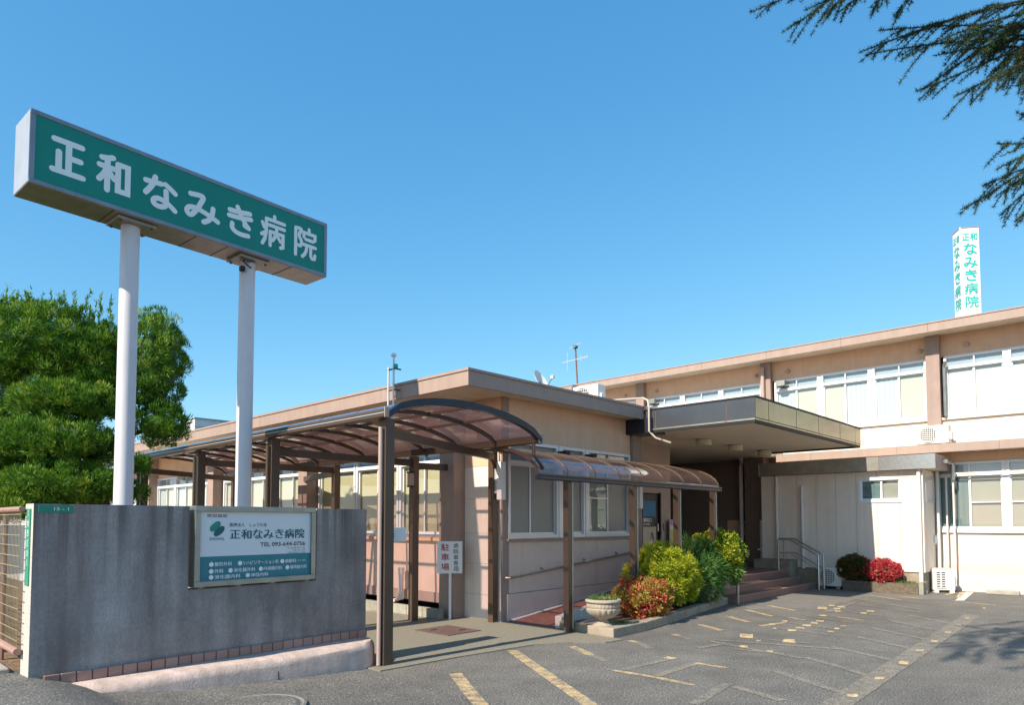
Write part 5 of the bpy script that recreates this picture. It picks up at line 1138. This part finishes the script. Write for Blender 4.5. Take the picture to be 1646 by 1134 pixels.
def needles(path, dens, L=.028):
    P = [np.array(q) for q in path]
    for i in range(len(P)-1):
        d = P[i+1]-P[i]; ln = np.linalg.norm(d); nw = max(1, int(ln*dens))
        for k in range(nw):
            q = P[i]+d*(k+RNG.random())/nw; m_ = 13
            e = rdir(m_)+d/ln*.45; NP.append(np.tile(q, (m_, 1))); ND.append(e)
def twig(a, b, droop, r0, sub=True):
    a = Vector(a); b = Vector(b); n_ = 9; pts = []
    w_ = Vector((rr.uniform(-.03, .03), rr.uniform(-.03, .03), rr.uniform(-.02, .03)))
    for i in range(n_+1):
        t_ = i/n_; q = a.lerp(b, t_); q.z += droop*math.sin(math.pi*t_)*(1-.2*t_); q += w_*math.sin(t_*5); pts.append(q)
    BR.tube(pts, [r0*(1-.8*i/n_)+.0012 for i in range(n_+1)], 5)
    needles(pts[1:], 60)
    if sub:
        L_ = (b-a).length
        for i in range(2, n_):
            for sgn in (-1, 1):
                if rr.random() < .9:
                    d = (pts[i+1]-pts[i]).normalized(); side = d.cross(Vector((0, 0, 1))).normalized()*sgn
                    ln = rr.uniform(.10, .30)*(1.1-.6*i/n_)*min(1.4, L_+.2)
                    e = pts[i]+d*ln*.8+side*ln*.5*rr.uniform(.4, 1)+Vector((0, 0, -ln*rr.uniform(.15, .75)))
                    BR.tube([pts[i], pts[i].lerp(e, .55)+Vector((0, 0, .012)), e], [.0035, .0025, .001], 4); needles([pts[i], pts[i].lerp(e, .55)+Vector((0, 0, .012)), e], 62)
BR = MB()
hubs0 = Vector((6.15, .70, 5.75)); hubs1 = Vector((6.85, .12, 5.15)); hubs1b = Vector((6.7, .2, 5.5)); hubs3 = Vector((6.85, .20, 4.45))
for h, z in ((hubs0, 6.0), (hubs1, 5.2), (hubs1b, 5.6), (hubs3, 4.6)):
    st = tk+Vector((.03, .06, z)); BR.tube([st, st.lerp(h, .5)+Vector((0, 0, .12)), h], [.05, .035, .016], 7)
for i, q in enumerate(T0): twig(hubs0.lerp(Vector((5.6, 1.2, 5.75)), rr.random()), q, .10, .007, sub=True)
for i, q in enumerate(T1): twig(hubs1 if i % 2 else hubs1b, q, .10, .009)
for i, q in enumerate(T1): twig(Vector((6.35, .55, 5.05+.1*(i % 4))), Vector(q).lerp(hubs1, .28)+Vector((rr.uniform(-.1, .1), rr.uniform(-.1, .1), rr.uniform(-.12, .15))), .05, .006)
for i, q in enumerate(T3): twig(hubs3+Vector((0, 0, rr.uniform(-.25, .1))), q, .06, .007)
# a high bough over the drive, above the view, whose shadow lies on the lot at the right edge
hb0 = tk+Vector((0, .1, 8.2)); hb1 = Vector((2.6, 1.65, 7.0))
BR.tube([hb0, hb0.lerp(hb1, .5)+Vector((0, 0, .3)), hb1, Vector((1.2, 1.9, 6.7))], [.06, .04, .02, .006], 6)
for i in range(105):
    a0 = Vector((rr.uniform(1.3, 4.3), rr.uniform(.8, 2.15), rr.uniform(6.5, 7.4))); e = a0+Vector((rr.uniform(-1.0, .3), rr.uniform(-.25, .45), rr.uniform(-.4, .05)))
    twig(a0, e, .06, .007)
# boughs of the same tree outside the view, which shade the right edge of the lot
for i in range(34):
    a0 = Vector((rr.uniform(4.6, 6.4), rr.uniform(-.6, 1.1), rr.uniform(5.3, 7.2))); e = a0+Vector((rr.uniform(-1.2, -.3), rr.uniform(.2, .75), rr.uniform(-.5, .1)))
    lim = .117*e.x+.62
    if e.z < 1.5+1.03*math.hypot(e.x, e.y)*.80: e.y = min(e.y, .35); a0.y = min(a0.y, .1)
    st = tk+Vector((0, .1, rr.uniform(4.5, 7))); BR.tube([st, st.lerp(a0, .5)+Vector((0, 0, .15)), a0], [.04, .03, .012], 5)
    twig(a0, e, .08, .008)
BR.build('branches', 'bark', ct)
NP = np.concatenate(NP); ND = np.concatenate(ND); n = len(NP)
tag(leaf_obj('needles', 'cedar', NP, ND, RNG.uniform(.022, .042, n), np.full(n, .0036), ct, 0), kind='stuff')
